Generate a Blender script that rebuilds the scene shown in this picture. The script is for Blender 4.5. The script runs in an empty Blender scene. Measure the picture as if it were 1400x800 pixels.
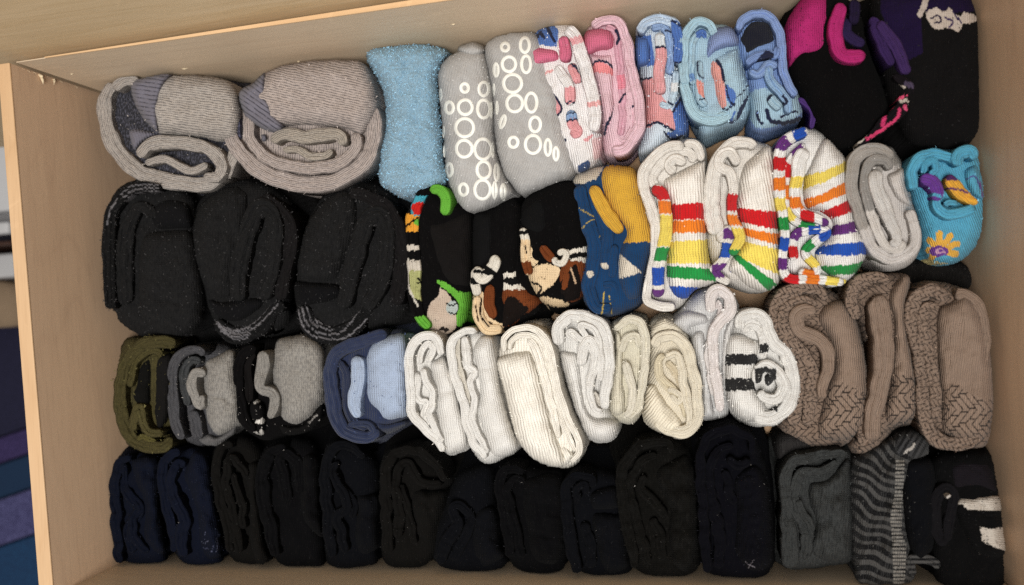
import bpy, math, random
import numpy as np
from math import radians, pi

# ------------------------------------------------------------------ camera
sc = bpy.context.scene
CP = np.array([0.5638, 0.2510, 0.7223]); CR = (-0.0090, 0.2150, -0.0567); CF = 1038.95   # focal in 1400-px units
cam = bpy.data.objects.new('camera', bpy.data.cameras.new('camera'))
sc.collection.objects.link(cam)
cam.location = CP; cam.rotation_euler = CR
cam.data.sensor_width = 36; cam.data.lens = CF * 36 / 1400
cam.data.clip_start = .01; cam.data.clip_end = 50
sc.camera = cam
cam.data.dof.use_dof = True; cam.data.dof.focus_distance = .655; cam.data.dof.aperture_fstop = 3.6
# ------------------------------------------------------------------ light
w = bpy.data.worlds.new('World'); sc.world = w; w.use_nodes = True
w.node_tree.nodes['Background'].inputs[0].default_value = (1.0, .955, .90, 1)
w.node_tree.nodes['Background'].inputs[1].default_value = .33
def area(name, loc, target, size, power, col, spread=pi):
    l = bpy.data.lights.new(name, 'AREA'); l.shape = 'DISK'; l.size = size; l.energy = power; l.color = col; l.spread = spread
    o = bpy.data.objects.new(name, l); sc.collection.objects.link(o); o.location = loc
    d = np.array(target) - np.array(loc)
    from mathutils import Vector
    o.rotation_euler = Vector(d).to_track_quat('-Z', 'Y').to_euler()
    return o
area('ceiling_lamp', (.54, -.03, 1.55), (.30, .24, 0), .60, 12.8, (1.0, .97, .92), radians(125))
sc.view_settings.view_transform = 'Standard'; sc.view_settings.look = 'None'
sc.view_settings.exposure = 0.0; sc.view_settings.gamma = 1
sc.cycles.max_bounces = 5; sc.cycles.use_denoising = False
sc.render.film_transparent = False

# ------------------------------------------------------------------ helpers
def rotm(rx, ry, rz):
    cx, sx, cy, sy, cz, sz = math.cos(rx), math.sin(rx), math.cos(ry), math.sin(ry), math.cos(rz), math.sin(rz)
    X = np.array([[1,0,0],[0,cx,-sx],[0,sx,cx]]); Y = np.array([[cy,0,sy],[0,1,0],[-sy,0,cy]]); Z = np.array([[cz,-sz,0],[sz,cz,0],[0,0,1]])
    return Z @ Y @ X
CM = rotm(*CR)
def at(xy, z):                      # photo position + real height above the drawer floor -> point in the drawer
    xy = np.atleast_2d(np.asarray(xy, float)); z = np.broadcast_to(np.asarray(z, float), (len(xy),))
    d = np.stack([(xy[:,0]-700)/CF, -(xy[:,1]-400)/CF, -np.ones(len(xy))], 1) @ CM.T
    return CP + d * ((z - CP[2]) / d[:,2])[:,None]
PX = .00061                          # metres per photo pixel at sock height
def lin(c):
    c = np.asarray(c, float)/255
    return np.where(c <= .04045, c/12.92, ((c+.055)/1.055)**2.4)
def catmull(P, step, closed):
    P = np.asarray(P, float); n = len(P)
    out = []
    rng = range(n if closed else n-1)
    for i in rng:
        if closed: a, b, c, d = P[(i-1) % n], P[i], P[(i+1) % n], P[(i+2) % n]
        else: b, c = P[i], P[i+1]; a = P[i-1] if i else 2*b-c; d = P[i+2] if i+2 < n else 2*c-b
        t = np.linspace(0, 1, 24, endpoint=False)[:,None]
        out.append(.5*((2*b)+(c-a)*t+(2*a-5*b+4*c-d)*t*t+(-a+3*b-3*c+d)*t**3))
    out = np.concatenate(out)
    out = np.vstack([out, out[:1] if closed else P[-1:]])
    L = np.concatenate([[0], np.cumsum(np.linalg.norm(np.diff(out, axis=0), axis=1))])
    m = max(8, int(L[-1]/step))
    s = np.linspace(0, L[-1], m+1)
    R = np.stack([np.interp(s, L, out[:,0]), np.interp(s, L, out[:,1])], 1)
    return (R[:-1], L[-1]) if closed else (R, L[-1])
def seg_dist(p, A):                  # distance of points p to polyline A
    best = np.full(len(p), 1e9)
    for i in range(len(A)-1):
        a, b = A[i], A[i+1]; ab = b-a; l2 = ab@ab + 1e-9
        t = np.clip(((p-a)@ab)/l2, 0, 1)
        q = p - (a + t[:,None]*ab)
        best = np.minimum(best, (q*q).sum(1))
    return np.sqrt(best)
def inside(p, A):
    r = np.zeros(len(p), bool); n = len(A); j = n-1
    x, y = p[:,0], p[:,1]
    for i in range(n):
        yi, yj = A[i][1], A[j][1]
        if yi != yj:
            c = ((yi > y) != (yj > y)) & (x < (A[j][0]-A[i][0])*(y-yi)/(yj-yi)+A[i][0])
            r ^= c
        j = i
    return r
def wavy(p, rng, wl, n=7, aniso=None):   # smooth pseudo noise, about -1..1
    v = np.zeros(len(p))
    for k in range(n):
        th = rng.uniform(0, 2*pi) if aniso is None else aniso + rng.normal()*.25
        k2 = 2*pi/(wl*rng.uniform(.6, 1.7))
        v += np.sin(p[:,0]*math.cos(th)*k2 + p[:,1]*math.sin(th)*k2 + rng.uniform(0, 6.28))
    return v/math.sqrt(n)*.8
def hash1(i):
    return (np.sin(i*127.1+3.7)*43758.5453) % 1.0
# ------------------------------------------------------------------ materials
def nt(name):
    m = bpy.data.materials.new(name); m.use_nodes = True
    t = m.node_tree; b = t.nodes['Principled BSDF']
    return m, t, b
def N(t, kind, **kw):
    n = t.nodes.new(kind)
    for k, v in kw.items():
        if k == 'inp':
            for a, b in v.items(): n.inputs[a].default_value = b
        else: setattr(n, k, v)
    return n
def math_(t, op, a, b=None, c=None):
    n = N(t, 'ShaderNodeMath', operation=op)
    for i, v in enumerate((a, b, c)):
        if v is None: continue
        if isinstance(v, (int, float)): n.inputs[i].default_value = v
        else: t.links.new(v, n.inputs[i])
    return n.outputs[0]
def mixc(t, fac, a, b, blend='MIX'):
    n = N(t, 'ShaderNodeMix', data_type='RGBA', blend_type=blend)
    for s, v in ((0, fac), (6, a), (7, b)):
        if isinstance(v, (int, float)): n.inputs[s].default_value = v
        elif isinstance(v, tuple): n.inputs[s].default_value = v
        else: t.links.new(v, n.inputs[s])
    return n.outputs[2]
def ramp(t, val, lo, hi):
    n = N(t, 'ShaderNodeMapRange'); n.inputs[1].default_value = lo; n.inputs[2].default_value = hi
    t.links.new(val, n.inputs[0]); return n.outputs[0]
def fabric(name, per=.0016, rib=.5, stitch=.5, marl=0, marl_mul=.3, marl_thr=.52, fuzz=.5, sheen=.06, fibre=0, depth=.0007, line=0, wob_=1.1):
    """knitted cloth: rib and stitch relief in the UV map (metres), yarn colour from the knitted-in colour attribute"""
    m, t, b = nt(name)
    uv = N(t, 'ShaderNodeUVMap', uv_map='UVMap').outputs[0]
    sep = N(t, 'ShaderNodeSeparateXYZ'); t.links.new(uv, sep.inputs[0])
    col = N(t, 'ShaderNodeVertexColor', layer_name='Col').outputs[0]
    wob = N(t, 'ShaderNodeTexNoise', inp={'Scale': 120.0, 'Detail': 1.0}); t.links.new(uv, wob.inputs['Vector'])
    u = math_(t, 'MULTIPLY_ADD', math_(t, 'SUBTRACT', wob.outputs[0], .5), per*wob_, sep.outputs[0])
    s1 = math_(t, 'ABSOLUTE', math_(t, 'SINE', math_(t, 'MULTIPLY', u, pi/per)))
    v2 = math_(t, 'MULTIPLY_ADD', s1, per*.35, sep.outputs[1])
    s2 = math_(t, 'ABSOLUTE', math_(t, 'SINE', math_(t, 'MULTIPLY', v2, pi/(per*.8))))
    mp = N(t, 'ShaderNodeMapping'); t.links.new(uv, mp.inputs[0]); mp.inputs['Scale'].default_value = (1.6/per, .55/per, 1)
    nm = N(t, 'ShaderNodeTexNoise', inp={'Scale': .9, 'Detail': 2.0, 'Roughness': .6}); t.links.new(mp.outputs[0], nm.inputs['Vector'])
    nf = N(t, 'ShaderNodeTexNoise', inp={'Scale': 1500.0, 'Detail': 2.0, 'Roughness': .7}); t.links.new(uv, nf.inputs['Vector'])
    nl = N(t, 'ShaderNodeTexNoise', inp={'Scale': 55.0, 'Detail': 3.0}); t.links.new(uv, nl.inputs['Vector'])
    c = mixc(t, ramp(t, nl.outputs[0], .3, .7), mixc(t, 1.0, col, (.86, .85, .84, 1), 'MULTIPLY'), col)
    c = mixc(t, math_(t, 'MULTIPLY', ramp(t, nf.outputs[0], .35, .65), .22), c, mixc(t, 1.0, c, (.55, .55, .55, 1), 'MULTIPLY'))
    if marl:
        f = math_(t, 'MULTIPLY', ramp(t, nm.outputs[0], marl_thr-.05, marl_thr+.07), marl)
        c = mixc(t, f, c, mixc(t, 1.0, col, (marl_mul, marl_mul, marl_mul*1.05, 1), 'MULTIPLY'))
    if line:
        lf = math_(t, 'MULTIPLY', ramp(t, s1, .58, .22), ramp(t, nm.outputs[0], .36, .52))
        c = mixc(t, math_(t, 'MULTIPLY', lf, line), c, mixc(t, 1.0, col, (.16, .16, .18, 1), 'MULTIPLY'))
    if fibre:
        mp2 = N(t, 'ShaderNodeMapping'); t.links.new(uv, mp2.inputs[0]); mp2.inputs['Scale'].default_value = (900, 260, 1); mp2.inputs['Rotation'].default_value = (0, 0, .5)
        n3 = N(t, 'ShaderNodeTexNoise', inp={'Scale': 1.0, 'Detail': 2.0, 'Distortion': 1.5}); t.links.new(mp2.outputs[0], n3.inputs['Vector'])
        c = mixc(t, math_(t, 'MULTIPLY', ramp(t, n3.outputs[0], .58, .75), fibre), c, (.045, .040, .037, 1))
    t.links.new(c, b.inputs['Base Color'])
    h = math_(t, 'MULTIPLY', s1, rib)
    h = math_(t, 'MULTIPLY_ADD', s2, stitch, h)
    h = math_(t, 'MULTIPLY_ADD', nf.outputs[0], fuzz, h)
    h = math_(t, 'MULTIPLY_ADD', nl.outputs[0], .8, h)
    bp = N(t, 'ShaderNodeBump', inp={'Strength': .85, 'Distance': depth}); t.links.new(h, bp.inputs['Height'])
    t.links.new(bp.outputs[0], b.inputs['Normal'])
    b.inputs['Roughness'].default_value = .95
    b.inputs['Specular IOR Level'].default_value = .02 if 'dark' in name else .06
    b.inputs['Sheen Weight'].default_value = sheen; b.inputs['Sheen Roughness'].default_value = .6
    return m
FAB = {
 'knit':  fabric('cotton_knit', .0018, .9, .35, fuzz=.7, depth=.0010),
 'fine':  fabric('fine_knit', .0013, .7, .4, marl=.18, marl_mul=.7, fuzz=.8, depth=.0008),
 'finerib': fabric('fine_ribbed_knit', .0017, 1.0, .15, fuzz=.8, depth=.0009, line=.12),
 'rib':   fabric('ribbed_knit', .0024, 1.0, .2, fuzz=.6, depth=.0009),
 'soft':  fabric('brushed_knit', .0019, .7, .3, marl=.14, marl_mul=.72, fuzz=1.3, sheen=.10, depth=.0010),
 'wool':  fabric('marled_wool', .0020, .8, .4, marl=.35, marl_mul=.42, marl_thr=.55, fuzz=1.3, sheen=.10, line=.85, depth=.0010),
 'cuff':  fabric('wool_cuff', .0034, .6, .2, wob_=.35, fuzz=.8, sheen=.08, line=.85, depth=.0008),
 'heather': fabric('heather_knit', .0017, .5, .5, marl=.6, marl_mul=.42, marl_thr=.5, fuzz=1.3, sheen=.10, depth=.0010),
 'dkmarl': fabric('speckled_wool', .0015, .4, .5, marl=.9, marl_mul=4.2, marl_thr=.54, fuzz=1.2, sheen=.04, depth=.0010),
 'dkwool': fabric('dark_wool', .0022, .6, .5, marl=.5, marl_mul=.4, fuzz=1.6, sheen=.012, fibre=.22, depth=.0011),
 'dark':  fabric('dark_cotton', .0018, .6, .4, fuzz=1.0, sheen=.008, fibre=.10, depth=.0008),
 'terry': fabric('terry_loops', .0017, .2, .3, marl=.22, marl_mul=.72, marl_thr=.5, fuzz=2.5, sheen=.2, depth=.0014),
}
def wood(name, c1, c2, axis, rough=.45, scale=1.0, streak=.5):
    m, t, b = nt(name)
    tc = N(t, 'ShaderNodeTexCoord').outputs['Object']
    mp = N(t, 'ShaderNodeMapping'); t.links.new(tc, mp.inputs[0])
    s = [90*scale]*3; s[axis] = 5*scale; mp.inputs['Scale'].default_value = s
    n1 = N(t, 'ShaderNodeTexNoise', inp={'Scale': 1.0, 'Detail': 5.0, 'Roughness': .62, 'Distortion': .6}); t.links.new(mp.outputs[0], n1.inputs['Vector'])
    mp2 = N(t, 'ShaderNodeMapping'); t.links.new(tc, mp2.inputs[0])
    s = [9*scale]*3; s[axis] = 1.6*scale; mp2.inputs['Scale'].default_value = s
    n2 = N(t, 'ShaderNodeTexNoise', inp={'Scale': 1.0, 'Detail': 2.0, 'Distortion': .9}); t.links.new(mp2.outputs[0], n2.inputs['Vector'])
    arcs = math_(t, 'PINGPONG', math_(t, 'MULTIPLY', n2.outputs[0], 9), .5)
    arcs = math_(t, 'POWER', math_(t, 'MULTIPLY', arcs, 2.0), 6.0)
    n3 = N(t, 'ShaderNodeTexNoise', inp={'Scale': 3.0, 'Detail': 3.0}); t.links.new(tc, n3.inputs['Vector'])
    f = math_(t, 'MULTIPLY_ADD', ramp(t, n1.outputs[0], .3, .7), streak, math_(t, 'MULTIPLY', arcs, .32))
    f = math_(t, 'MULTIPLY_ADD', ramp(t, n3.outputs[0], .35, .65), .25, f)
    c = mixc(t, f, tuple(lin(c1))+(1,), tuple(lin(c2))+(1,))
    mp4 = N(t, 'ShaderNodeMapping'); t.links.new(tc, mp4.inputs[0])
    s = [520*scale]*3; s[axis] = 22*scale; mp4.inputs['Scale'].default_value = s
    n4 = N(t, 'ShaderNodeTexNoise', inp={'Scale': 1.0, 'Detail': 3.0, 'Roughness': .7}); t.links.new(mp4.outputs[0], n4.inputs['Vector'])
    c = mixc(t, math_(t, 'MULTIPLY', ramp(t, n4.outputs[0], .50, .70), .30), c, tuple(lin(c2)*.75)+(1,))
    n5 = N(t, 'ShaderNodeTexNoise', inp={'Scale': 26.0, 'Detail': 6.0, 'Roughness': .75, 'Distortion': 1.2}); t.links.new(tc, n5.inputs['Vector'])
    c = mixc(t, math_(t, 'MULTIPLY', ramp(t, n5.outputs[0], .60, .74), .35), c, tuple(np.minimum(lin(c1)*1.25, 1))+(1,))
    t.links.new(c, b.inputs['Base Color'])
    bp = N(t, 'ShaderNodeBump', inp={'Strength': .12, 'Distance': .0006}); t.links.new(n1.outputs[0], bp.inputs['Height']); t.links.new(bp.outputs[0], b.inputs['Normal'])
    b.inputs['Roughness'].default_value = rough; b.inputs['Specular IOR Level'].default_value = .3
    return m
def plain(name, c, rough=.7, noise=.12, scale=60):
    m, t, b = nt(name)
    tc = N(t, 'ShaderNodeTexCoord').outputs['Object']
    n = N(t, 'ShaderNodeTexNoise', inp={'Scale': float(scale), 'Detail': 4.0}); t.links.new(tc, n.inputs['Vector'])
    l = lin(c); t.links.new(mixc(t, n.outputs[0], tuple(l*(1-noise))+(1,), tuple(np.minimum(l*(1+noise), 1))+(1,)), b.inputs['Base Color'])
    b.inputs['Roughness'].default_value = rough
    bp = N(t, 'ShaderNodeBump', inp={'Strength': .2, 'Distance': .0008}); t.links.new(n.outputs[0], bp.inputs['Height']); t.links.new(bp.outputs[0], b.inputs['Normal'])
    return m
# ------------------------------------------------------------------ objects
COL = sc.collection
def tag(o, label=None, cat=None, group=None, kind=None):
    for k, v in (('label', label), ('category', cat), ('group', group), ('kind', kind)):
        if v: o[k] = v
    return o
def mesh_obj(name, V, F, mat, parent=None, uv=None, col=None, smooth=True, origin=None):
    V = np.asarray(V, float)
    if origin is None: origin = np.zeros(3) if parent is None else np.array(parent['_o'])
    me = bpy.data.meshes.new(name); me.from_pydata((V-origin).tolist(), [], [list(map(int, f)) for f in F])
    if smooth: me.polygons.foreach_set('use_smooth', [True]*len(me.polygons))
    if uv is not None:
        l = me.uv_layers.new(name='UVMap'); vi = np.empty(len(me.loops), int); me.loops.foreach_get('vertex_index', vi)
        l.data.foreach_set('uv', np.asarray(uv)[vi].ravel())
    if col is not None:
        a = me.color_attributes.new('Col', 'FLOAT_COLOR', 'POINT')
        a.data.foreach_set('color', np.hstack([col, np.ones((len(col), 1))]).ravel())
    me.materials.append(mat); me.update()
    o = bpy.data.objects.new(name, me); COL.objects.link(o)
    if parent is None: o.location = origin
    else: o.parent = parent
    return o
def box(name, p0, p1, mat, parent=None, bev=.0012):
    c = [(x, y, z) for x in (p0[0], p1[0]) for y in (p0[1], p1[1]) for z in (p0[2], p1[2])]
    return hexa(name, c, mat, parent, bev)
def hexa(name, c, mat, parent=None, bev=.0012):   # eight corners ordered x,y,z
    F = [(0,1,3,2),(4,6,7,5),(0,4,5,1),(2,3,7,6),(0,2,6,4),(1,5,7,3)]
    c = np.asarray(c, float)
    org = None if parent is not None else c.mean(0)*[1,1,0] + [0,0,c[:,2].min()]
    o = mesh_obj(name, c, F, mat, parent, smooth=False, origin=org)
    if bev:
        m = o.modifiers.new('bevel', 'BEVEL'); m.width = bev; m.segments = 2
    return o
def empty(name, loc):
    o = bpy.data.objects.new(name, None); COL.objects.link(o); o.location = loc; o['_o'] = list(map(float, loc)); o.empty_display_size = .02
    return o
# ------------------------------------------------------------------ the drawer
W, D, H = .80, .4827, .154
pale = wood('pale_veneer', (203,173,144), (188,158,131), 1, .5, streak=.35)
pale_x = wood('pale_veneer_long_grain', (216,196,170), (203,181,155), 0, .5, streak=.35)
facew = wood('chest_veneer', (222,199,164), (203,177,138), 0, .45, 1.4, streak=.7)
edgew = wood('edge_band', (216,182,144), (200,162,122), 1, .45, streak=.4)
edgex = wood('edge_band_long', (222,188,148), (206,168,126), 0, .45, streak=.4)
floorw = wood('drawer_floor_board', (196,160,122), (176,140,104), 0, .5)
raw = plain('torn_chipboard', (222,204,172), .9, .3, 300)
drawer = tag(empty('drawer', (W/2, D/2, -.004)), 'open pale wood drawer holding four rows of folded socks', 'drawer')
a, b_ = at([(12,89)], H)[0], at([(72,812)], H)[0]
a2, b2 = at([(-3,90)], H)[0], at([(54,812)], H)[0]
a[1] = a2[1] = D
sl = (b_-a)/(b_[1]-a[1])
e0 = a + sl*(-.0075-a[1])*1.0; sl2 = (b2-a2)/(b2[1]-a2[1]); e1 = a2 + sl2*(-.0075-a2[1])
def prism(lo_in, hi_in, lo_out, hi_out, z0, z1): # x out..in, y lo..hi
    return [(p[0], p[1], z) for q in ((lo_out, hi_out), (lo_in, hi_in)) for p in q for z in (z0, z1)]
hexa('side_panel', prism(e0, a, e1, a2, -.012, H-.002), pale, drawer, .0004)
eo = np.array([.0004, 0, 0])
hexa('edge_band', prism(e0+eo, a+eo, e1-eo, a2-eo, H-.0018, H), edgew, drawer, .0006)
box('side_panel', (W, -.0075, -.012), (W+.012, D, H-.002), pale, drawer)
box('edge_band', (W-.0004, -.0075, H-.0018), (W+.0124, D, H), edgew, drawer, .0006)
FY = .007
box('end_panel', (.004, FY-.014, -.012), (W-.001, FY, H-.012), pale_x, drawer)
# the thin back sheet widens to the right, its cut top edge shows as a light strip
t0, t1 = .0008, .0085
hexa('back_panel', [(-.002,D,-.012),(-.002,D,H-.002),(-.002,D+t0,-.012),(-.002,D+t0,H-.002),(W+.012,D,-.012),(W+.012,D,H-.002),(W+.012,D+t1,-.012),(W+.012,D+t1,H-.002)], pale_x, drawer, .0005)
hexa('edge_band', [(.03,D-.0003,H-.0018),(.03,D-.0003,H),(.03,D+t0,H-.0018),(.03,D+t0,H),(W+.012,D-.0003,H-.0018),(W+.012,D-.0003,H),(W+.012,D+t1,H-.0018),(W+.012,D+t1,H)], edgex, drawer, .0003)
box('bottom_panel', (.001, FY+.001, -.004), (W-.001, D-.001, 0), floorw, drawer, 0)
cf = box('chest_front', (-.35, D+.0095, -.15), (W+.3, D+.03, .42), facew)
tag(cf, 'smooth pale wood front of the chest rising behind the drawer', 'chest')
# torn splinters along the left back joint
rs = random.Random(4)
def splinter(x, y, s, ang, nm='splinter', z=None):
    p = at([(x, y)], 0)[0]
    t = (x-12)/128.0
    z = .150 - t*.082
    X = .0012 + (a[0]*0); base = np.array([a[0] + .0006, D-.0015, z])
    n = 7; V = []; F = []
    for i in range(n):
        f = i/(n-1); wd = s*(.42*(1-f)**.8 + .03)*(1+.35*rs.uniform(-1, 1))
        c = base + np.array([.0018*math.sin(f*2.2), -f*s*math.cos(ang), -f*s*math.sin(ang)])
        for k in range(5):
            th = k/5*2*pi
            V.append(c + np.array([.35*wd*math.cos(th)*(1+.4*rs.random()), wd*.5*math.sin(th)*math.sin(ang), wd*.5*math.sin(th)*math.cos(ang)]))
    for i in range(n-1):
        for k in range(5): F.append((i*5+k, i*5+(k+1) % 5, (i+1)*5+(k+1) % 5, (i+1)*5+k))
    F += [tuple(range(5)), tuple(range(n*5-5, n*5))]
    return mesh_obj(nm, V, F, raw, drawer, smooth=False)
for x, y, s, an in ((58,104,.0092,.15),(83,112,.0070,-.35),(27,93,.0014,.3),(36,96,.0020,.1),(47,99,.0016,.4),(69,107,.0012,0),(95,115,.0018,.2),(112,119,.0012,-.2),(124,121,.0022,.2)):
    splinter(x, y, s, an)
def on_back(x, y):                  # the point of the back sheet seen at a photo position
    d = CM @ np.array([(x-700)/CF, -(y-400)/CF, -1.0]); return CP + d*((D-.0002-CP[1])/d[1])
for x, y, s in ((252,94,.0046),(98,101,.0024),(408,84,.0020),(620,33,.0022)):
    c = on_back(x, y); m_ = 7; V = [c + np.array([0, -.0009, 0])]
    V += [c + np.array([s*math.cos(k*2*pi/m_)*rs.uniform(.45, 1), 0, .42*s*math.sin(k*2*pi/m_)*rs.uniform(.4, 1)]) for k in range(m_)]
    mesh_obj('veneer_chip', V, [(0, 1+(k+1) % m_, 1+k) for k in range(m_)] + [tuple(range(1, m_+1))], raw, drawer, smooth=False)
# ------------------------------------------------------------------ beyond the drawer, left
carp = plain('dark_carpet', (30,30,44), .95, .4, 200)
fl = box('floor', (-1.6, -1.2, -.62), (1.6, D+.5, -.60), carp); tag(fl, 'dark carpet below the drawer', 'floor', kind='structure')
from mathutils.geometry import delaunay_2d_cdt
from mathutils import Vector
def weave(name, c1, c2, scale):
    m, t, b = nt(name)
    tc = N(t, 'ShaderNodeTexCoord').outputs['Object']
    n = N(t, 'ShaderNodeTexNoise', inp={'Scale': float(scale), 'Detail': 3.0, 'Roughness': .7}); t.links.new(tc, n.inputs['Vector'])
    t.links.new(mixc(t, ramp(t, n.outputs[0], .4, .68), tuple(lin(c1))+(1,), tuple(lin(c2))+(1,)), b.inputs['Base Color'])
    b.inputs['Roughness'].default_value = .9
    return m
def slab(name, px, z, th, mat, label, cat, parent=None):    # a flat-ish thing lying at height z, traced outline, real thickness
    o, _ = catmull([tuple(map(float, q.split(','))) for q in px.split()], 12, True)
    P = at(o, z); n = len(P); c = P.mean(0)
    V = np.vstack([c+(P-c)*.97+[0,0,0], P-[0,0,th*.3], P-[0,0,th], [c]])
    F = [(i, (i+1) % n, n+(i+1) % n, n+i) for i in range(n)] + [(n+i, n+(i+1) % n, 2*n+(i+1) % n, 2*n+i) for i in range(n)]
    F += [(3*n, (i+1) % n, i) for i in range(n)] + [tuple(range(2*n, 3*n))]
    ob = mesh_obj(name, V, F, mat, parent, origin=None if parent is not None else np.array([c[0], c[1], z-th]))
    if label: tag(ob, label, cat)
    return ob
def quad_rug():
    r = empty('woven_rug', at([(10,640)], -.56)[0]); tag(r, 'dark navy, purple and teal striped woven rug left of the drawer', 'rug')
    zc = -.556
    for i, (nm, y0, y1, m) in enumerate((('navy_band', 440, 604, weave('navy_weave', (16,17,46), (34,33,66), 300)),
        ('purple_band', 606, 640, weave('purple_weave', (32,20,66), (78,64,120), 420)),
        ('teal_band', 642, 688, weave('teal_weave', (8,40,74), (14,52,84), 420)),
        ('violet_band', 690, 752, weave('violet_weave', (34,32,78), (112,112,164), 420)),
        ('blue_band', 754, 900, weave('blue_weave', (9,42,80), (26,80,124), 420)))):
        s = -.38   # bands run down-left in the photo
        P = at([(-420, y0-s*420-20), (-420, y1-s*420-20), (190, y1-s*-190*1.0), (190, y0-s*-190)], zc)
        V = np.vstack([P+[0,0,.012+.004*(i % 2)], P-[0,0,.02]])
        ob = mesh_obj(nm, V, [(0,1,2,3),(4,7,6,5),(0,4,5,1),(1,5,6,2),(2,6,7,3),(3,7,4,0)], m, r, smooth=False)
        bv = ob.modifiers.new('bevel', 'BEVEL'); bv.width = .004; bv.segments = 2
quad_rug()
wp = plain('white_paint', (206,206,208), .6, .08, 20)
def shift_box(name, x0, x1, y0, y1, z, th, mat, parent=None, label=None, cat=None):
    P = at([(x0, y1), (x1, y0)], z)
    o = box(name, (P[0][0], P[0][1], z-th), (P[1][0], P[1][1], z), mat, parent, .004)
    if label: tag(o, label, cat)
    return o
wb = empty('white_crate', at([(-40,250)], -.599)[0]); tag(wb, 'white painted crate low beside the drawer, top left', 'crate')
shift_box('crate_wall', -120, 8, 160, 300, -.30, .29, wp, wb)
shift_box('crate_rim', -120, 10, 303, 330, -.305, .02, wp, wb)
shift_box('wooden_stool', -120, 14, 334, 340, -.42, .17, plain('dark_wood', (74,44,30), .5), None, 'dark brown wooden stool edge left of the drawer', 'stool')
shift_box('paper_box', -60, 17, 346, 384, -.45, .14, wp, None, 'small white paper box between stool and tan cushion', 'box')
slab('cushion', "-120,400 -40,384 6,388 20,405 22,428 16,446 -60,450 -130,446", -.47, .10, plain('tan_cloth', (150,128,104), .9, .2, 80), 'tan cushion lying beside the drawer', 'cushion')

# ------------------------------------------------------------------ socks
ZT = {'A':(0,0,2.857),'B':(120,60,3.333),'C':(490,30,2.857),'D':(710,0,3.333),'E':(900,0,3.636),'F':(1050,0,3.637),'G':(120,230,3.111),
 'H':(540,230,3.2),'I':(770,170,2.857),'J':(1040,170,3.333),'K':(140,430,4.0),'L':(420,430,3.637),'M':(670,400,3.2),'N':(900,360,2.857),
 'O':(1030,350,2.7595),'P':(140,580,3.636),'Q':(420,580,3.636),'R':(680,570,3.479),'S':(1040,560,3.333),'X':(0,0,1.0)}
cur = {}
SEED = [1]; SP = [1.0]; LIFT = [.006]
def pts(s):
    if not isinstance(s, str): return np.asarray(s, float)
    x0, y0, k = cur['T']
    a = np.array([[float(v) for v in q.split(',')] for q in s.split()])
    return a/k + [x0, y0]
def finish():
    if cur.get('root') is None or cur.get('fuzzed'): return
    c = np.array(cur['c0'], float)
    if c.mean() < 60: fuzz(tuple(c+20), 900, .0017, .00004)
    else: fuzz(tuple(np.minimum(c*1.04+4, 250)), 800, .0016, .00004)
def sock(label, T, fab='knit', group='folded sock pairs in the drawer', name='sock_pair', base=None):
    finish()
    cur['T'] = ZT[T]; cur['fab'] = fab; cur['fuzzed'] = False; cur['c0'] = None
    p = pts(base).mean(0) if base is not None else None
    cur['root'] = None; cur['label'] = label; cur['group'] = group; cur['name'] = name; cur['top'] = []
def root(o):
    if cur['root'] is None:
        c = at([o.mean(0)], .05)[0]; c[2] = 0
        cur['root'] = tag(empty(cur['name'], c), cur['label'], 'socks', cur['group'])
    return cur['root']
def paintcol(p, base, paint, ang, jag=1.3):
    C = np.tile(lin(base), (len(p), 1))
    if not paint: return C
    k = cur['T'][2]
    ca, sa = math.cos(ang), math.sin(ang)
    u = p[:,0]*ca + p[:,1]*sa
    off = (hash1(np.floor(u/2.3))-.5)*2*jag
    q = p + off[:,None]*np.array([-sa, ca])
    for e in paint:
        if e[0] == 'P': m = inside(q, pts(e[1]))
        elif e[0] == 'S': m = inside(q, catmull(pts(e[1]), 3, True)[0])
        elif e[0] == 'L':
            m = seg_dist(q, catmull(pts(e[1]), 3, False)[0]) < e[2]/k/2
        elif e[0] == 'C':
            c = pts(e[1])[0]; m = ((q[:,0]-c[0])/(e[2]/k))**2 + ((q[:,1]-c[1])/(e[3]/k))**2 < 1
        elif e[0] == 'F':
            m = inside(q, pts(e[1])) & e[2](p)
        C[m] = lin(e[-1])
    return C
def walls(q):      # soft things press flat against the drawer sides
    q = q.copy(); q[:,0] = np.clip(q[:,0], np.where(q[:,2] < H, .0035, -9), W-.0025); q[:,1] = np.clip(q[:,1], FY+.0015, D-.0015); return q
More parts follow.
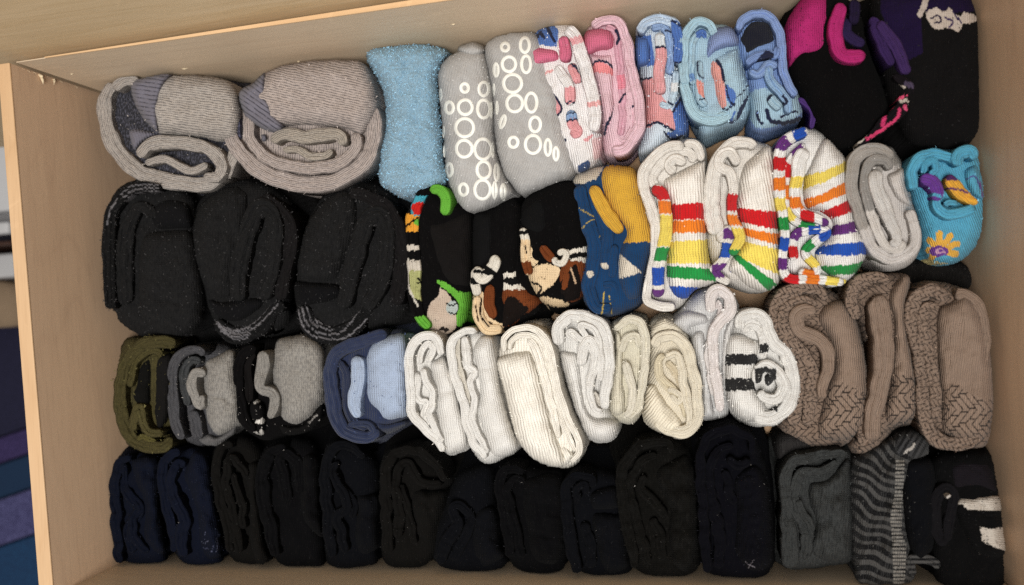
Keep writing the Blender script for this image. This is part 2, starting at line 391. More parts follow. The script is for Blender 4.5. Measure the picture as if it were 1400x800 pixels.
def body(o, c, z=.080, ze=None, r=26, n='sock_body', paint=None, fine=False, cr=(), ang=90, fab=None, lump=.0012, wr=0, wl=38, jit=.35, tilt=(0,0), step=None, rough=0):
    """a stuffed knitted form: rounded top over a traced outline, sides down to the drawer floor"""
    SEED[0] += 1; rng = np.random.default_rng(SEED[0])
    k = cur['T'][2]; ang = radians(ang-90)          # ang: direction of the ribs in the photo, 90 = up-down
    step = step or (1.15 if fine else 2.3)
    O, L = catmull(pts(o), step*1.15, True)
    d = O - np.roll(O, 1, 0); nrm = np.stack([d[:,1], -d[:,0]], 1); nrm /= np.linalg.norm(nrm, axis=1)[:,None]+1e-9
    O = O + nrm*(wavy(O, rng, 22)*.5 + rng.normal(size=len(O))*jit)[:,None]*.8
    if n == 'sock_body' and fab is None and z < .0865: z = z + (LIFT[0] if np.mean(c) < 70 else .002)
    if ze is None: ze = z - .028
    c0 = O.mean(0); n_ = len(O)
    lo_, hi_ = O.min(0), O.max(0)
    gx, gy = np.meshgrid(np.arange(lo_[0], hi_[0], step), np.arange(lo_[1], hi_[1], step*.87))
    gx = gx + (np.arange(gx.shape[0]) % 2)[:,None]*step*.5
    gp_ = np.stack([gx.ravel(), gy.ravel()], 1); gp_ = gp_ + rng.uniform(-.18, .18, gp_.shape)*step
    gp_ = gp_[inside(gp_, O)]
    gp_ = gp_[seg_dist(gp_, np.vstack([O, O[:1]])[::2]) > step*.7]
    ov, _, of, oo, _, _ = delaunay_2d_cdt([Vector(q) for q in np.vstack([gp_, O]).tolist()], [(len(gp_)+i, len(gp_)+(i+1) % n_) for i in range(n_)], [], 1, 1e-4)
    p = np.array([(v.x, v.y) for v in ov]); where = {}
    for i, lst in enumerate(oo):
        for q in lst: where[q] = i
    rimid = [where[len(gp_)+i] for i in range(n_)]
    rest = [i for i in range(len(p)) if i not in set(rimid)]
    order = np.array(rest + rimid); inv = np.empty(len(p), int); inv[order] = np.arange(len(order)) if len(order) == len(p) else 0
    p = p[order]; F = [tuple(inv[list(f)]) for f in of]
    # smooth distance to the outline, so that no ridge runs in from the corners
    nxt = np.roll(O, -1, 0); mid = (O+nxt)/2; sl_ = np.linalg.norm(nxt-O, axis=1)
    ds = np.empty(len(p))
    for q in range(0, len(p), 4000):
        d2 = ((p[q:q+4000,None,:]-mid[None])**2).sum(2) + .25
        ds[q:q+4000] = (pi/2/(sl_[None]/d2**2).sum(1))**(1/3)
    ds = np.clip(ds*1.12-.55, 0, None); ds[-n_:] = 0
    g = np.sqrt(np.clip(1-(1-np.clip(ds/r, 0, 1))**2, 0, 1))
    zz = ze + (z-ze)*g + wavy(p, rng, wl)*lump*g + wavy(p, rng, 13)*lump*.30*g
    if rough: zz += (wavy(p, rng, 4.2, 10) + .6*wavy(p, rng, 8, 8))*rough*(.35+.65*g)
    if wr: zz += wavy(p, rng, 16, 6, ang)*wr*g      # creases running with the ribs
    zz += ((p[:,0]-c0[0])*tilt[0] + (p[:,1]-c0[1])*tilt[1])*PX*g
    if n in ('leg', 'sock_body') and cr == () and not rough:      # a few soft chance creases
        for _ in range(3):
            q0 = p[rng.integers(0, len(p))]; th = rng.uniform(0, 2*pi); q1 = q0 + rng.uniform(14, 40)*np.array([math.cos(th), math.sin(th)])
            qm = (q0+q1)/2 + rng.normal(size=2)*5
            dd = seg_dist(p, catmull([q0, qm, q1], 4, False)[0]) / rng.uniform(2.2, 4.5)
            zz -= rng.uniform(.0006, .0016)*np.exp(-dd*dd)*g
    for e in cr:
        dd = seg_dist(p, catmull(pts(e[0]), 4, False)[0]) / (e[1]/k)
        zz -= e[2]*np.exp(-dd*dd)*g
    V = at(p, zz)
    ca, sa = math.cos(ang), math.sin(ang)
    fs = 1 + .25*(1-g)
    uv = np.stack([p[:,0]*ca+p[:,1]*sa, -p[:,0]*sa+p[:,1]*ca], 1)*PX
    C = paintcol(p, c, paint, ang)
    A2 = sum((p[f[0]][0]*(p[f[1]][1]-p[f[2]][1])) + (p[f[1]][0]*(p[f[2]][1]-p[f[0]][1])) + (p[f[2]][0]*(p[f[0]][1]-p[f[1]][1])) for f in F[:50])
    AO = (O[:,0]*np.roll(O[:,1], -1) - np.roll(O[:,0], -1)*O[:,1]).sum()
    if A2*AO < 0: F = [f[::-1] for f in F]
    rim = V[-n_:]; cc = rim.mean(0)
    prev = len(V)-n_; VV = [V]; UV = [uv]; CC = [C]; base = len(V)
    dark = np.mean(c) < 62 or max(c) < 70
    spread = ((.8, 1+.03*SP[0]), (.5, 1+.12*SP[0]), (.2, 1+.15*SP[0]), (.012, 1+.12*SP[0])) if dark else ((.8, 1.0), (.5, 1.02), (.2, 1.02), (.012, .98))
    if n != 'sock_body': spread = ((.8, .995), (.5, .97), (.2, .95), (.012, .90))
    for fz, sh in spread:
        q = cc + (rim-cc)*[sh, sh, 1]; q = q.copy(); q[:,2] = np.maximum(rim[:,2]*fz, .0006)
        VV.append(q); UV.append(uv[-n_:] + [0, (1-fz)*.04]); CC.append(C[-n_:])
        F += [(prev+i, base+i, base+(i+1) % n_, prev+(i+1) % n_) for i in range(n_)]
        prev = base; base += n_
    F.append(tuple(prev+i for i in range(n_))[::-1])
    rt = root(O)
    if cur['c0'] is None: cur['c0'] = c
    VV = [walls(q) for q in VV]
    ob = mesh_obj(n, np.vstack(VV), [f[::-1] for f in F], FAB[fab or cur['fab']], rt, np.vstack(UV), np.vstack(CC))
    cur['top'].append((V[:-n_], p[:-n_], np.ones(len(p)-n_)))
    cur['surf'] = (p, zz)
    return ob
def fold(p, w, c, z=.088, d=.030, n='folded_layer', paint=None, fab=None, fine=False, wob=.8, ang=90, cap=True, lump=.0009, segs=None, rnd=.8, groove=.55):
    """a doubled knitted edge standing up: a thick strip swept along its fold line"""
    SEED[0] += 1; rng = np.random.default_rng(SEED[0])
    k = cur['T'][2]; step = 1.2 if fine else 2.2
    A, L = catmull(pts(p), step, False); m = len(A)
    A = A + np.stack([wavy(A, rng, 26), wavy(A, rng, 26)], 1)*wob
    ww = np.interp(np.linspace(0, 1, m), np.linspace(0, 1, len(w)), w) if isinstance(w, (list, tuple)) else np.full(m, float(w))
    ww = ww/k
    zt = np.interp(np.linspace(0, 1, m), np.linspace(0, 1, len(z)), z) if isinstance(z, (list, tuple)) else np.full(m, float(z))
    s = np.linspace(0, L, m)
    tg = np.gradient(A, axis=0); tg /= np.linalg.norm(tg, axis=1)[:,None]+1e-9
    nr = np.stack([-tg[:,1], tg[:,0]], 1)
    e = np.ones(m)
    if cap:
        cl = ww*.5
        e = np.sqrt(np.clip(1-(1-np.clip(np.minimum(s, L-s)/cl, .0, 1))**2, .02, 1))
    ww = ww*(1 + .07*wavy(A, rng, 30)) ; hw = ww/2
    zt = zt + wavy(A, rng, 34)*lump - (1-e)*hw*PX*.9
    th = np.radians(np.linspace(-90, 90, 17 if not fine else 21)); K = len(th)
    P = A[:,None,:] + nr[:,None,:]*(np.sin(th)[None,:,None]*(hw*e)[:,None,None])
    ce = np.cos(th)**.62
    sn = np.sin(th)
    ng = 1 if ww.mean() < 13 else 2                     # where the layers of cloth meet
    Z = zt[:,None] - (hw*PX)[:,None]*rnd*(1-ce)[None]
    for gi in range(ng):
        gp = (0 if ng == 1 else (-.38, .36)[gi]) + .16*wavy(A, rng, 40)
        gd = groove/ng**.5*np.clip(.9 + .7*wavy(A, rng, 45), .05, 1.7)*e
        Z = Z - (hw*PX*gd)[:,None]*np.exp(-((sn[None]-gp[:,None])/(.15 if ng == 1 else .10))**2)
    Z = Z + wavy(A, rng, 9)[:,None]*lump*.35
    Z = Z + (wavy(P.reshape(-1,2), rng, 11)*lump*.3).reshape(m, K)
    V = at(P.reshape(-1, 2), Z.ravel()).reshape(m, K, 3)
    lo = []
    for side in (0, K-1):
        q = V[:, side].copy(); q[:,2] = np.maximum(q[:,2]-d, .001); lo.append(q)
    G = np.concatenate([lo[0][:,None], V, lo[1][:,None]], 1); K2 = K+2
    pp = np.concatenate([P[:,:1], P, P[:,-1:]], 1)
    cross = np.sin(th)[None]*hw[:,None]*1.3
    cross = np.concatenate([cross[:,:1]-d/PX, cross, cross[:,-1:]+d/PX], 1)
    uv = np.stack([cross, np.repeat(s[:,None], K2, 1)], 2)*PX
    flat = pp.reshape(-1, 2)
    C = paintcol(flat, c, paint, radians(ang-90))
    if segs:
        ts = np.repeat((s/L)[:,None], K2, 1) + (hash1(np.floor(cross/2.0))-.5)*3.0/L
        ts = ts.ravel()
        for a0, a1, cc in segs: C[(ts >= a0) & (ts < a1)] = lin(cc)
    F = []
    for i in range(m-1):
        for j in range(K2-1): F.append((i*K2+j, i*K2+j+1, (i+1)*K2+j+1, (i+1)*K2+j))
    F.append(tuple(range(K2))[::-1]); F.append(tuple((m-1)*K2+j for j in range(K2)))
    F += [(i*K2, (i+1)*K2, (i+1)*K2+K2-1, i*K2+K2-1) for i in range(m-1)]
    # curl is mirrored between photo and drawer axes: keep outside faces outside
    rt = root(A)
    ob = mesh_obj(n, walls(G.reshape(-1, 3)), F, FAB[fab or cur['fab']], rt, uv.reshape(-1, 2), C)
    cur['top'].append((V.reshape(-1, 3), P.reshape(-1, 2), np.ones(m*K)))
    return ob
fibre_mats = {}
def fibre_mat(c):
    key = tuple(int(v) for v in c)
    if key not in fibre_mats:
        m, t, b = nt('fibre'); b.inputs['Base Color'].default_value = tuple(lin(c))+(1,); b.inputs['Roughness'].default_value = .9
        b.inputs['Specular IOR Level'].default_value = .03; fibre_mats[key] = m
    return fibre_mats[key]
def fuzz(c, count=700, ln=.0020, wd=.00005, n='fuzz', seed=0):
    """loose fibres standing off the knit"""
    SEED[0] += 1; rng = np.random.default_rng(SEED[0]); V = []; F = []
    tops = cur['top']; wts = np.array([len(t[0]) for t in tops], float); wts /= wts.sum()
    P = np.vstack([t[0][rng.choice(len(t[0]), max(1, int(count*wts[ti])), p=t[2]/t[2].sum())] for ti, t in enumerate(tops)]) - [0, 0, .0003]
    k = len(P); dr = rng.normal(size=(k, 3))*[1, 1, .45]; dr[:,2] = np.abs(dr[:,2])*.8; dr /= np.linalg.norm(dr, axis=1)[:,None]+1e-9
    sd = np.cross(dr, rng.normal(size=(k, 3))); sd /= np.linalg.norm(sd, axis=1)[:,None]+1e-9
    l = ln*rng.uniform(.4, 1.5, (k, 1)); bend = rng.normal(size=(k, 3))*l*.35
    V = np.stack([P-sd*wd, P+sd*wd, P+dr*l*.5+bend*.6+sd*wd*.8, P+dr*l+bend*.2], 1).reshape(-1, 3)
    b0 = np.arange(k)*4; F = np.concatenate([np.stack([b0, b0+1, b0+2], 1), np.stack([b0+2, b0+3, b0], 1)]).tolist()
    V = walls(V)
    if n == 'fuzz': cur['fuzzed'] = True
    if len(V): mesh_obj(n, V, F, fibre_mat(c), cur['root'], smooth=False)['kind'] = 'stuff'
def lint(count=14, c=(150,146,142), ln=.0014):
    fuzz(c, max(3, count//2), ln, .00016, 'lint')
GW = (186,178,171); GP = (188,175,169); GB = (116,114,126); DM = (44,44,50)
# ---------- row 1
sock('light grey marled wool hiking socks in the top left corner of the drawer', 'B', 'wool')
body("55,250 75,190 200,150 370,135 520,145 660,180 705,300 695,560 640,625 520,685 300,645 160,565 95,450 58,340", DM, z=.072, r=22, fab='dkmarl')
fold("120,180 85,230 78,300 92,390 135,485 205,560 300,610 420,632 520,640 600,610 655,540 670,470", [50,70,75,75,72,70,60,50], GW, z=.082, wob=.8)
fold("115,205 160,172 235,165", 50, GW, z=.086)
body("185,395 240,380 325,410 270,445 215,495 190,450", GB, z=.082, r=9, fab='rib', ang=70, n='heel_patch')
body("212,165 300,140 400,137 520,145 660,180 705,300 690,420 620,450 520,432 420,422 340,418 320,410 240,320 207,235", GW, z=.096, r=24, n='leg', ang=8,
     wr=.0004)
body("205,168 300,138 385,136 350,200 328,290 328,412 318,408 240,325 203,240", GB, z=.0975, ze=.075, r=10, n='cuff', ang=8, fab='cuff')
fold("228,510 290,455 380,448 480,458 565,492 612,555 590,605 525,605", [48,62,60,60,58,50,45], GW, z=.090)
fold("262,545 350,522 420,560 480,578 545,548", [30,38,38,34], GW, z=.084)
fuzz((190,182,175), 900)

sock('pinkish grey marled wool hiking socks, rounder pair left of the light blue terry', 'B', 'wool')
body("622,370 660,300 690,220 750,180 810,130 900,95 1050,75 1200,75 1260,95 1310,180 1345,330 1350,480 1320,560 1230,620 1130,668 1000,680 880,650 750,580 660,480 627,420", GP, z=.074, r=24)
fold("640,365 655,430 705,510 800,585 900,625 1000,640 1120,628 1220,572 1285,490 1305,390 1295,280", [60,75,78,78,75,72,70], GP, z=.086, wob=.8)
body("650,320 700,300 715,380 705,470 680,440 655,380", (52,52,64), z=.086, r=10, n='heel_patch', fab='dkmarl')
fold("738,330 740,420 785,495 860,540 980,563 1100,557 1185,520 1222,465 1215,405", [40,52,55,58,58,50], GP, z=.089)
body("692,225 760,175 810,130 900,95 1050,75 1200,75 1260,95 1308,180 1322,300 1250,420 1180,392 1050,378 900,378 860,402 790,382 720,325", GP, z=.100, r=28, n='leg', ang=12,
     wr=.0004)
body("688,225 755,175 806,132 818,200 850,300 898,372 858,404 790,386 718,328", GB, z=.1005, ze=.078, r=10, n='cuff', ang=35, fab='cuff')
fold("830,440 900,412 1000,424 1090,410 1150,420 1165,465", [40,60,62,58,45], (180,170,158), z=.091)
fold("890,482 960,484 1020,512 1080,512 1115,482", [28,36,38,30], (180,170,158), z=.087)
body("785,410 815,405 825,445 800,455 785,440", GB, z=.088, r=6, n='heel_patch')
fuzz((190,178,172), 900)

sock('plush light blue terry socks rolled beside the grey wool pair', 'C', 'terry')
body("35,150 50,102 150,86 240,82 348,112 330,170 314,250 326,400 337,530 345,635 210,690 130,670 82,620 82,520 102,400 97,280", (158,200,226), z=.098, ze=.055, r=24, lump=.0026, jit=1.0, step=1.3, rough=.0006, cr=[("110,345 140,350", 30, .003)])
fuzz((152,198,226), 9000, .0016, .00014, 'terry_loops')

GG = (190,189,188)
ringm = plain('white_grip_print', (228,228,222), .6, .03, 200)
def grip(zx, zy, rx, ry, rot=0, st=13):
    rx, ry = rx*1.1, ry*1.1; st = min(st, rx*.95)
    """a raised printed rubber ring lying on the sock"""
    p, zz = cur['surf']; k = cur['T'][2]
    c = pts(f'{zx},{zy}')[0]; n = 30; V = []; F = []; K = 6
    for i in range(n):
        th = 2*pi*i/n; cr, sr = math.cos(rot), math.sin(rot)
        for j in range(K):
            ph = pi*j/(K-1)
            rr = 1 + 0*ph
            e = st*.5*math.cos(ph)
            dx, dy = (rx-st*.5+e)*math.cos(th), (ry-st*.5+e)*math.sin(th)
            q = c + np.array([dx*cr-dy*sr, dx*sr+dy*cr])/k
            dist = ((p-q)**2).sum(1); ii = np.argpartition(dist, 4)[:4]; wgt = 1/(dist[ii]+.3); z = (zz[ii]*wgt).sum()/wgt.sum()
            V.append(at([q], z + .0005*math.sin(ph) - .00005)[0])
    for i in range(n):
        for j in range(K-1): F.append((i*K+j, ((i+1) % n)*K+j, ((i+1) % n)*K+j+1, i*K+j+1))
    mesh_obj('grip_ring', V, F, ringm, cur['root'])
sock('light grey socks with white grip rings, beside the blue terry pair', 'C', 'fine')
body("392,118 395,95 440,79 485,92 492,125 440,150", GG, z=.088, r=10, n='rolled_toe', ang=80)
body("345,140 420,108 480,118 503,160 526,300 531,480 570,600 603,668 545,708 455,744 405,730 348,620 332,450 312,260 312,190", GG, z=.098, r=30, ang=82, step=1.6, wr=.0003, cr=[("520,480 480,600 560,690", 20, .0006)])
for a_ in ((415,258,19,21),(490,262,23,30),(355,335,20,26),(417,333,31,32),(490,340,28,38),(415,413,38,38),(413,495,34,36),(487,497,36,42),(355,578,16,28),(490,578,30,36),(410,655,21,26),(485,655,34,40),(533,658,11,34),(566,664,13,32),(540,588,12,34),(519,345,6,30),(321,285,6,24),(336,505,5,22),(333,430,5,22),(526,500,6,30)): grip(*a_)
sock('light grey socks with white grip rings, half tucked under the white pair with pink cuff', 'C', 'fine')
body("492,130 502,82 560,47 620,38 690,45 740,120 800,300 835,500 845,590 780,630 700,660 640,675 600,640 560,580 532,450 522,300 502,200", GG, z=.092, r=32, ang=76, step=1.6, wr=.0004, cr=[("560,580 640,600 760,560", 40, .001)])
for a_ in ((573,98,19,20),(650,90,22,32),(537,188,13,28),(588,165,30,32),(655,165,22,36),(602,240,38,38),(610,318,34,36),(675,315,26,40),(563,390,13,28,.3),(690,400,25,32),(605,470,22,24),(682,478,33,38),(740,490,16,34),(772,515,14,28),(529,265,5,24),(541,335,6,26)): grip(*a_)

PK = (222,116,148); PL = (238,168,174); WH = (246,243,244); NV = (30,36,66); BL = (84,122,196); PN = (236,200,212); LB = (174,206,226)
sock('white socks with pink cuff and pink and navy motifs, next to the grip pairs', 'D', 'knit')
body("42,230 60,170 90,130 150,108 210,105 260,130 300,220 340,350 372,500 378,620 370,720 320,770 270,792 220,755 150,650 90,530 60,420 48,330", WH, z=.084, r=26, ang=80, fine=True,
     paint=[('P', "40,190 60,165 90,125 150,100 180,140 170,215 100,205", BL), ('L', "75,175 95,150 110,170", 16, NV), ('L', "125,120 140,150 160,190", 14, NV),
            ('L', "48,345 110,335 150,320", 12, (240,178,178)),
            ('S', "80,430 125,412 165,450 188,500 150,525 95,500", PL), ('L', "80,425 125,408 168,445 192,500 150,532 95,508 75,455 80,425", 11, NV),
            ('L', "180,590 190,660 205,640", 20, NV), ('L', "300,640 330,620", 14, PL),
            ('S', "320,560 360,560 360,600 330,600", (178,208,232)), ('S', "270,755 320,735 315,780 275,790", (60,84,130)), ('P', "330,640 380,610 380,720 340,730", (240,208,210))])
body("40,215 100,205 180,225 192,285 130,300 55,318 44,270", PK, z=.093, r=14, n='cuff', ang=85)
fold("195,165 208,220 205,285", 52, PK, z=.096, n='cuff')
fold("215,125 255,170 290,270 325,400 345,520 335,600", [55,62,64,62,50], WH, z=.093, fine=True, paint=[('P', "215,180 290,160 300,190 220,215", (240,180,186)), ('P',"290,470 380,455 380,480 300,490", (240,180,180)), ('P', "270,500 300,490 310,520 280,525", BL)])
fold("165,300 195,340 225,400 232,480", [35,48,48,45], WH, z=.094, fine=True, paint=[('P', "200,395 260,395 262,470 200,480", PL), ('L', "200,470 235,465 262,475", 9, NV), ('L', "165,420 200,440 210,500", 10, NV)])
fold("235,290 255,340 270,380", 42, PL, z=.092, fine=True, paint=[('L', "215,270 275,330 290,390", 12, NV)])
fold("232,500 240,560 265,600 230,612", [50,55,50,42], PL, z=.091, fine=True, paint=[('P', "190,500 265,500 265,540 190,545", (150,180,222)), ('L', "190,545 230,550 270,545", 9, NV), ('L', "190,518 265,515", 6, NV)])

sock('pale pink rolled socks with deep pink cuff, third from the grip pairs', 'D', 'knit')
body("290,200 300,150 330,105 380,80 440,80 480,110 510,180 530,280 560,400 570,480 560,580 530,660 480,715 430,725 390,700 375,600 360,500 330,380 315,280", PN, z=.084, r=22, ang=80)
fold("330,120 370,95 430,92 470,125 492,200 510,320 540,440 548,540 520,630 470,685 420,690", [40,46,48,50,52,52,48], PN, z=.090, fine=True, paint=[('L', "330,350 300,330", 8, NV)])
fold("395,120 440,150 455,250 465,350 470,440 470,540 460,620", [28,36,38,36,36,34], (228,176,194), z=.089, fine=True, paint=[('L', "440,140 455,170 445,200", 14, NV), ('L', "455,470 480,430 500,440", 10, NV), ('P', "440,350 500,330 500,400 450,410", (240,150,170))])
fold("505,400 510,480 520,560 500,620 470,640 455,600", [30,36,36,30,26], PN, z=.087, fine=True, paint=[('L', "510,490 525,480 545,490", 10, NV)])
body("300,180 330,240 420,235 440,290 445,420 440,520 410,590 385,620 370,500 345,380 320,290", PN, z=.093, r=12, n='leg', ang=80, fine=True,
     paint=[('S', "325,300 370,285 420,310 440,345 390,335 340,330", (246,150,156)), ('L', "325,300 365,278 415,295 442,340", 11, NV), ('L', "445,450 430,510 400,570 385,625", 12, NV)])
body("290,190 305,145 350,125 410,130 438,170 430,225 370,240 310,255 293,225", PK, z=.098, r=14, n='cuff', ang=85)
fuzz(PN, 150)

sock('white and cornflower blue socks with pink patches, between pale pink and light blue rolled pairs', 'D', 'knit')
body("530,170 540,110 580,78 650,65 710,80 740,140 740,280 735,400 760,500 772,580 745,625 690,640 640,690 580,710 540,690 560,600 570,480 548,330", (214,228,242), z=.082, r=24, ang=88, fine=True,
     paint=[('P', "525,165 600,160 620,300 530,300", BL), ('S', "560,365 610,360 640,420 700,520 712,600 640,560 580,580 575,480", (236,168,170)), ('L', "575,575 630,560 680,585 712,600", 12, NV),
            ('S', "700,500 745,440 770,520 770,600 720,635 670,610 710,590", BL), ('L', "700,510 745,440", 10, NV), ('L', "660,600 690,635 750,620", 10, NV), ('L', "555,360 600,355", 10, NV)])
fold("545,150 575,105 640,85 700,105 728,190 720,290", [42,46,48,46,40], (196,216,240), z=.091, fine=True, paint=[('P', "690,90 760,110 745,290 700,285", BL), ('L', "690,285 720,290 745,285", 9, NV), ('L', "695,95 720,110 745,125", 12, NV)])
fold("600,130 650,125 680,170 685,260 682,340", [30,36,38,36], (150,180,226), z=.089, fine=True, paint=[('L', "665,140 700,145", 9, NV), ('L',"665,345 700,345",9,NV)])
fold("640,150 645,220 638,320 640,430", [44,52,54,54], (236,172,176), z=.096, fine=True, n='cuff', paint=[('P', "600,100 680,100 680,212 600,222", (226,234,242)), ('L', "605,222 640,215 680,218", 10, NV), ('L', "610,425 640,455 670,430", 9, NV)])
body("530,175 560,163 595,175 605,240 595,295 535,298", BL, z=.092, r=10, n='cuff')
fold("640,470 680,480 700,440 715,320", [30,34,34,34], (200,222,240), z=.086, fine=True, paint=[('L', "670,460 700,480", 10, NV), ('P',"690,380 740,380 740,420 690,420",(236,240,244))])

sock('light blue rolled socks with periwinkle cuff and a salmon patch', 'E', 'knit')
body("110,250 120,170 160,110 220,85 280,120 350,130 400,200 430,320 460,440 450,560 400,620 320,650 230,685 180,600 140,500 112,380", LB, z=.083, r=26, ang=88)
fold("135,420 125,300 130,200 165,130 215,105 260,130 275,180", [50,52,52,50,46,40], (178,212,230), z=.090)
fold("170,420 165,300 175,210 215,160 245,190", [30,38,40,38,30], LB, z=.088, fine=True, paint=[('P', "180,130 240,150 240,190 190,190", BL), ('C', "165,385", 22, 18, (120,160,214))])
fold("125,400 145,480 180,560 250,590 320,580 370,560", [48,56,62,62,50], (180,214,230), z=.088)
fold("205,300 205,400 210,490 240,530", [34,40,42,34], LB, z=.090, fine=True, paint=[('S', "190,400 245,430 260,490 205,470", (236,160,150)), ('S',"225,380 250,400 262,450 235,440",BL), ('L', "195,300 200,370 240,400 265,470", 8, NV), ('L', "205,495 260,485", 8, NV)])
body("240,300 290,255 390,235 410,300 440,390 455,440 440,530 400,600 350,620 300,560 270,480 250,390", LB, z=.092, r=18, n='leg', ang=85, fine=True,
     paint=[('S', "250,330 290,305 320,350 330,420 335,530 290,530 265,440", (236,166,158)), ('L', "290,300 315,340 325,400", 16, NV), ('S', "335,420 385,470 370,530 340,490", BL), ('L', "335,420 350,490 380,530", 8, NV), ('L', "285,530 330,545 380,520", 10, NV),
            ('S', "425,500 452,480 445,570 400,620 390,580", (36,48,84)), ('L',"380,560 350,620",12,BL), ('L', "455,410 420,460 390,490", 6, NV), ('S',"300,620 380,600 400,640 310,650",(60,72,110))])
body("232,230 245,180 290,140 350,132 390,165 402,225 340,245 290,265 245,310 232,280", (142,162,212), z=.098, r=16, n='cuff', ang=80)
sock('cornflower blue socks with black cuff opening and navy squiggles, by the magenta pair', 'E', 'knit')
body("375,170 400,100 450,60 510,47 570,70 610,130 630,230 645,350 700,470 718,560 690,610 600,640 520,670 460,640 455,540 440,430 400,300", (130,160,214), z=.080, r=24, ang=85, fine=True,
     paint=[('S', "455,470 520,440 600,440 700,480 715,560 600,620 500,640 455,580", LB), ('L', "540,550 560,600 640,610 700,590", 22, NV), ('L', "490,560 500,600 520,615", 14, NV), ('L', "610,580 650,560 690,555", 12, NV)])
fold("395,150 430,90 500,68 560,85 600,150 615,240 620,330 640,400 680,480", [36,42,44,44,46,46,40], (140,166,220), z=.090)
body("400,190 440,110 500,90 560,110 590,190 570,230 500,250 440,290 415,240", (24,26,40), z=.086, r=12, n='cuff')
fold("440,320 470,290 540,265 580,275 595,230", [34,40,44,38,30], (128,156,212), z=.092, fine=True, paint=[('S', "490,300 540,250 575,270 560,300 510,330", NV)])
fold("455,350 490,370 520,350 550,320 590,335", [36,40,40,34], (142,170,220), z=.090)
fold("540,330 560,400 600,450 640,500 650,560", [40,46,48,44,36], (150,184,222), z=.092, fine=True, paint=[('L', "620,480 640,510 610,520", 14, NV)])
fold("560,470 575,510 610,540", [44,50,42], LB, z=.090, fine=True, paint=[('L', "540,490 570,460 600,470", 22, NV)])
fuzz((140,166,220), 120)

BK = (13,12,13)
sock('black socks with a bright magenta cuff in the top right of the drawer', 'F', 'dark')
body("85,200 95,110 140,30 200,-30 330,-40 420,20 480,120 520,260 560,400 600,560 540,680 450,730 350,735 280,680 210,560 130,420 95,320", BK, z=.082, r=34, ang=85, cr=[("420,370 470,430 500,480", 14, .002)])
body("82,210 92,110 140,30 200,-30 290,-30 330,60 320,160 325,270 230,290 150,310 105,335 88,280", (182,48,116), z=.094, r=30, n='cuff', ang=88, fine=True)
fold("375,20 345,100 335,190 360,260 420,285 485,270", [60,70,72,72,70,60], (182,48,116), z=.100, n='cuff', ang=80)
fold("150,490 195,520 225,570 215,640", [20,36,36,20], (84,58,124), z=.070)
fold("390,90 395,170 440,205 480,215", [50,60,58,44], (48,37,74), z=.092)
fold("440,0 430,60 425,120", 56, (38,30,56), z=.094)
sock('black socks with purple trim and a small cream motif in the top right corner', 'F', 'dark')
body("500,60 540,-30 700,-60 900,-60 1000,-20 1060,90 1068,250 1065,500 1050,650 960,730 800,740 690,700 620,560 560,350", (20,19,20), z=.084, r=34, ang=88, fine=True,
     paint=[('P', "560,-60 1010,-60 1030,60 760,60 770,260 700,300 600,140 560,60", (32,22,54)),
            ('L', "790,-20 775,30 755,70", 30, (196,184,176)), ('S', "785,70 830,40 880,60 900,40 950,80 980,60 1030,80 1035,110 970,120 950,155 890,140 830,145", (200,188,178)),
            ('L', "810,90 850,80 860,110 830,115", 9, (40,32,60)), ('L', "880,90 920,110 900,140", 9, (60,44,90)), ('L', "920,60 960,110", 9, (50,40,80))])
fold("500,110 530,120 560,200 600,290 620,330", [60,64,60,58,40], (58,40,86), z=.096, n='cuff')
fold("545,110 590,160 650,260 690,370", [50,66,66,50], (66,46,94), z=.098, n='cuff')
fold("625,375 700,430 680,500 640,570 560,630 490,695 445,715", [30,60,62,66,60,40,16], (26,22,26), z=.092, fine=True, n='patterned_edge',
     paint=[('L', "640,430 675,435", 22, (196,186,176)), ('L', "690,420 720,425", 30, (80,70,92)), ('L', "630,500 690,470", 16, (214,84,120)), ('L', "660,500 710,500", 18, (190,180,170)), ('L', "530,545 620,525", 24, (214,70,116)), ('L', "590,540 570,620", 22, (200,60,110)), ('L', "655,540 640,590 560,650 490,690", 16, (214,70,116)), ('L',"680,530 690,550",18,(220,90,130)), ('L', "505,600 530,600", 24, (196,186,176)), ('L', "500,640 470,690 445,712", 16, (206,198,188))])
lint(10)
# ---------- row 2
BW = (32,32,33); BG = (24,24,25)
GR = (128,126,130)
sock('black wool socks against the left drawer side, grey lined edge at the top', 'G', 'dkwool')
body("68,250 85,160 140,80 220,48 330,55 430,100 470,180 480,500 490,650 430,720 300,730 200,700 110,620 78,500 66,360", BW, z=.072, r=26, ang=90)
fold("95,600 92,450 88,300 100,190 160,105 240,78 310,85", [40,56,58,56,54,48,36], BG, z=.088, segs=None, fine=True, paint=[('L', "82,240 95,180 125,130", 7, GR), ('L', "140,110 200,72 300,72", 6, GR), ('L', "150,125 210,88 300,86", 6, GR), ('L', "160,140 215,104 300,100", 6, GR)])
fold("160,580 155,400 170,260 215,170 260,180 270,215", [60,76,78,70,54,40], BW, z=.086)
body("255,170 330,125 420,140 450,200 440,262 360,270 285,262 262,215", (20,20,22), z=.088, r=16, fab='dark', n='cuff', ang=90)
body("215,340 240,275 300,262 440,265 480,400 500,560 480,660 400,715 290,700 215,630 205,480", BW, z=.094, r=26, n='leg', ang=88, wr=.0006)
fuzz((60,59,60), 3200, .0022, .00005); lint(8)
sock('black wool socks in the middle of the three bulky black pairs', 'G', 'dkwool')
body("432,280 450,180 510,100 600,50 700,50 800,85 880,160 915,270 880,400 870,560 860,650 760,725 620,735 540,650 470,520 438,400", BW, z=.074, r=28)
body("440,290 470,170 560,90 640,75 690,120 680,260 640,400 620,540 560,560 490,500 448,400", BW, z=.094, r=28, n='leg', ang=92, wr=.0008)
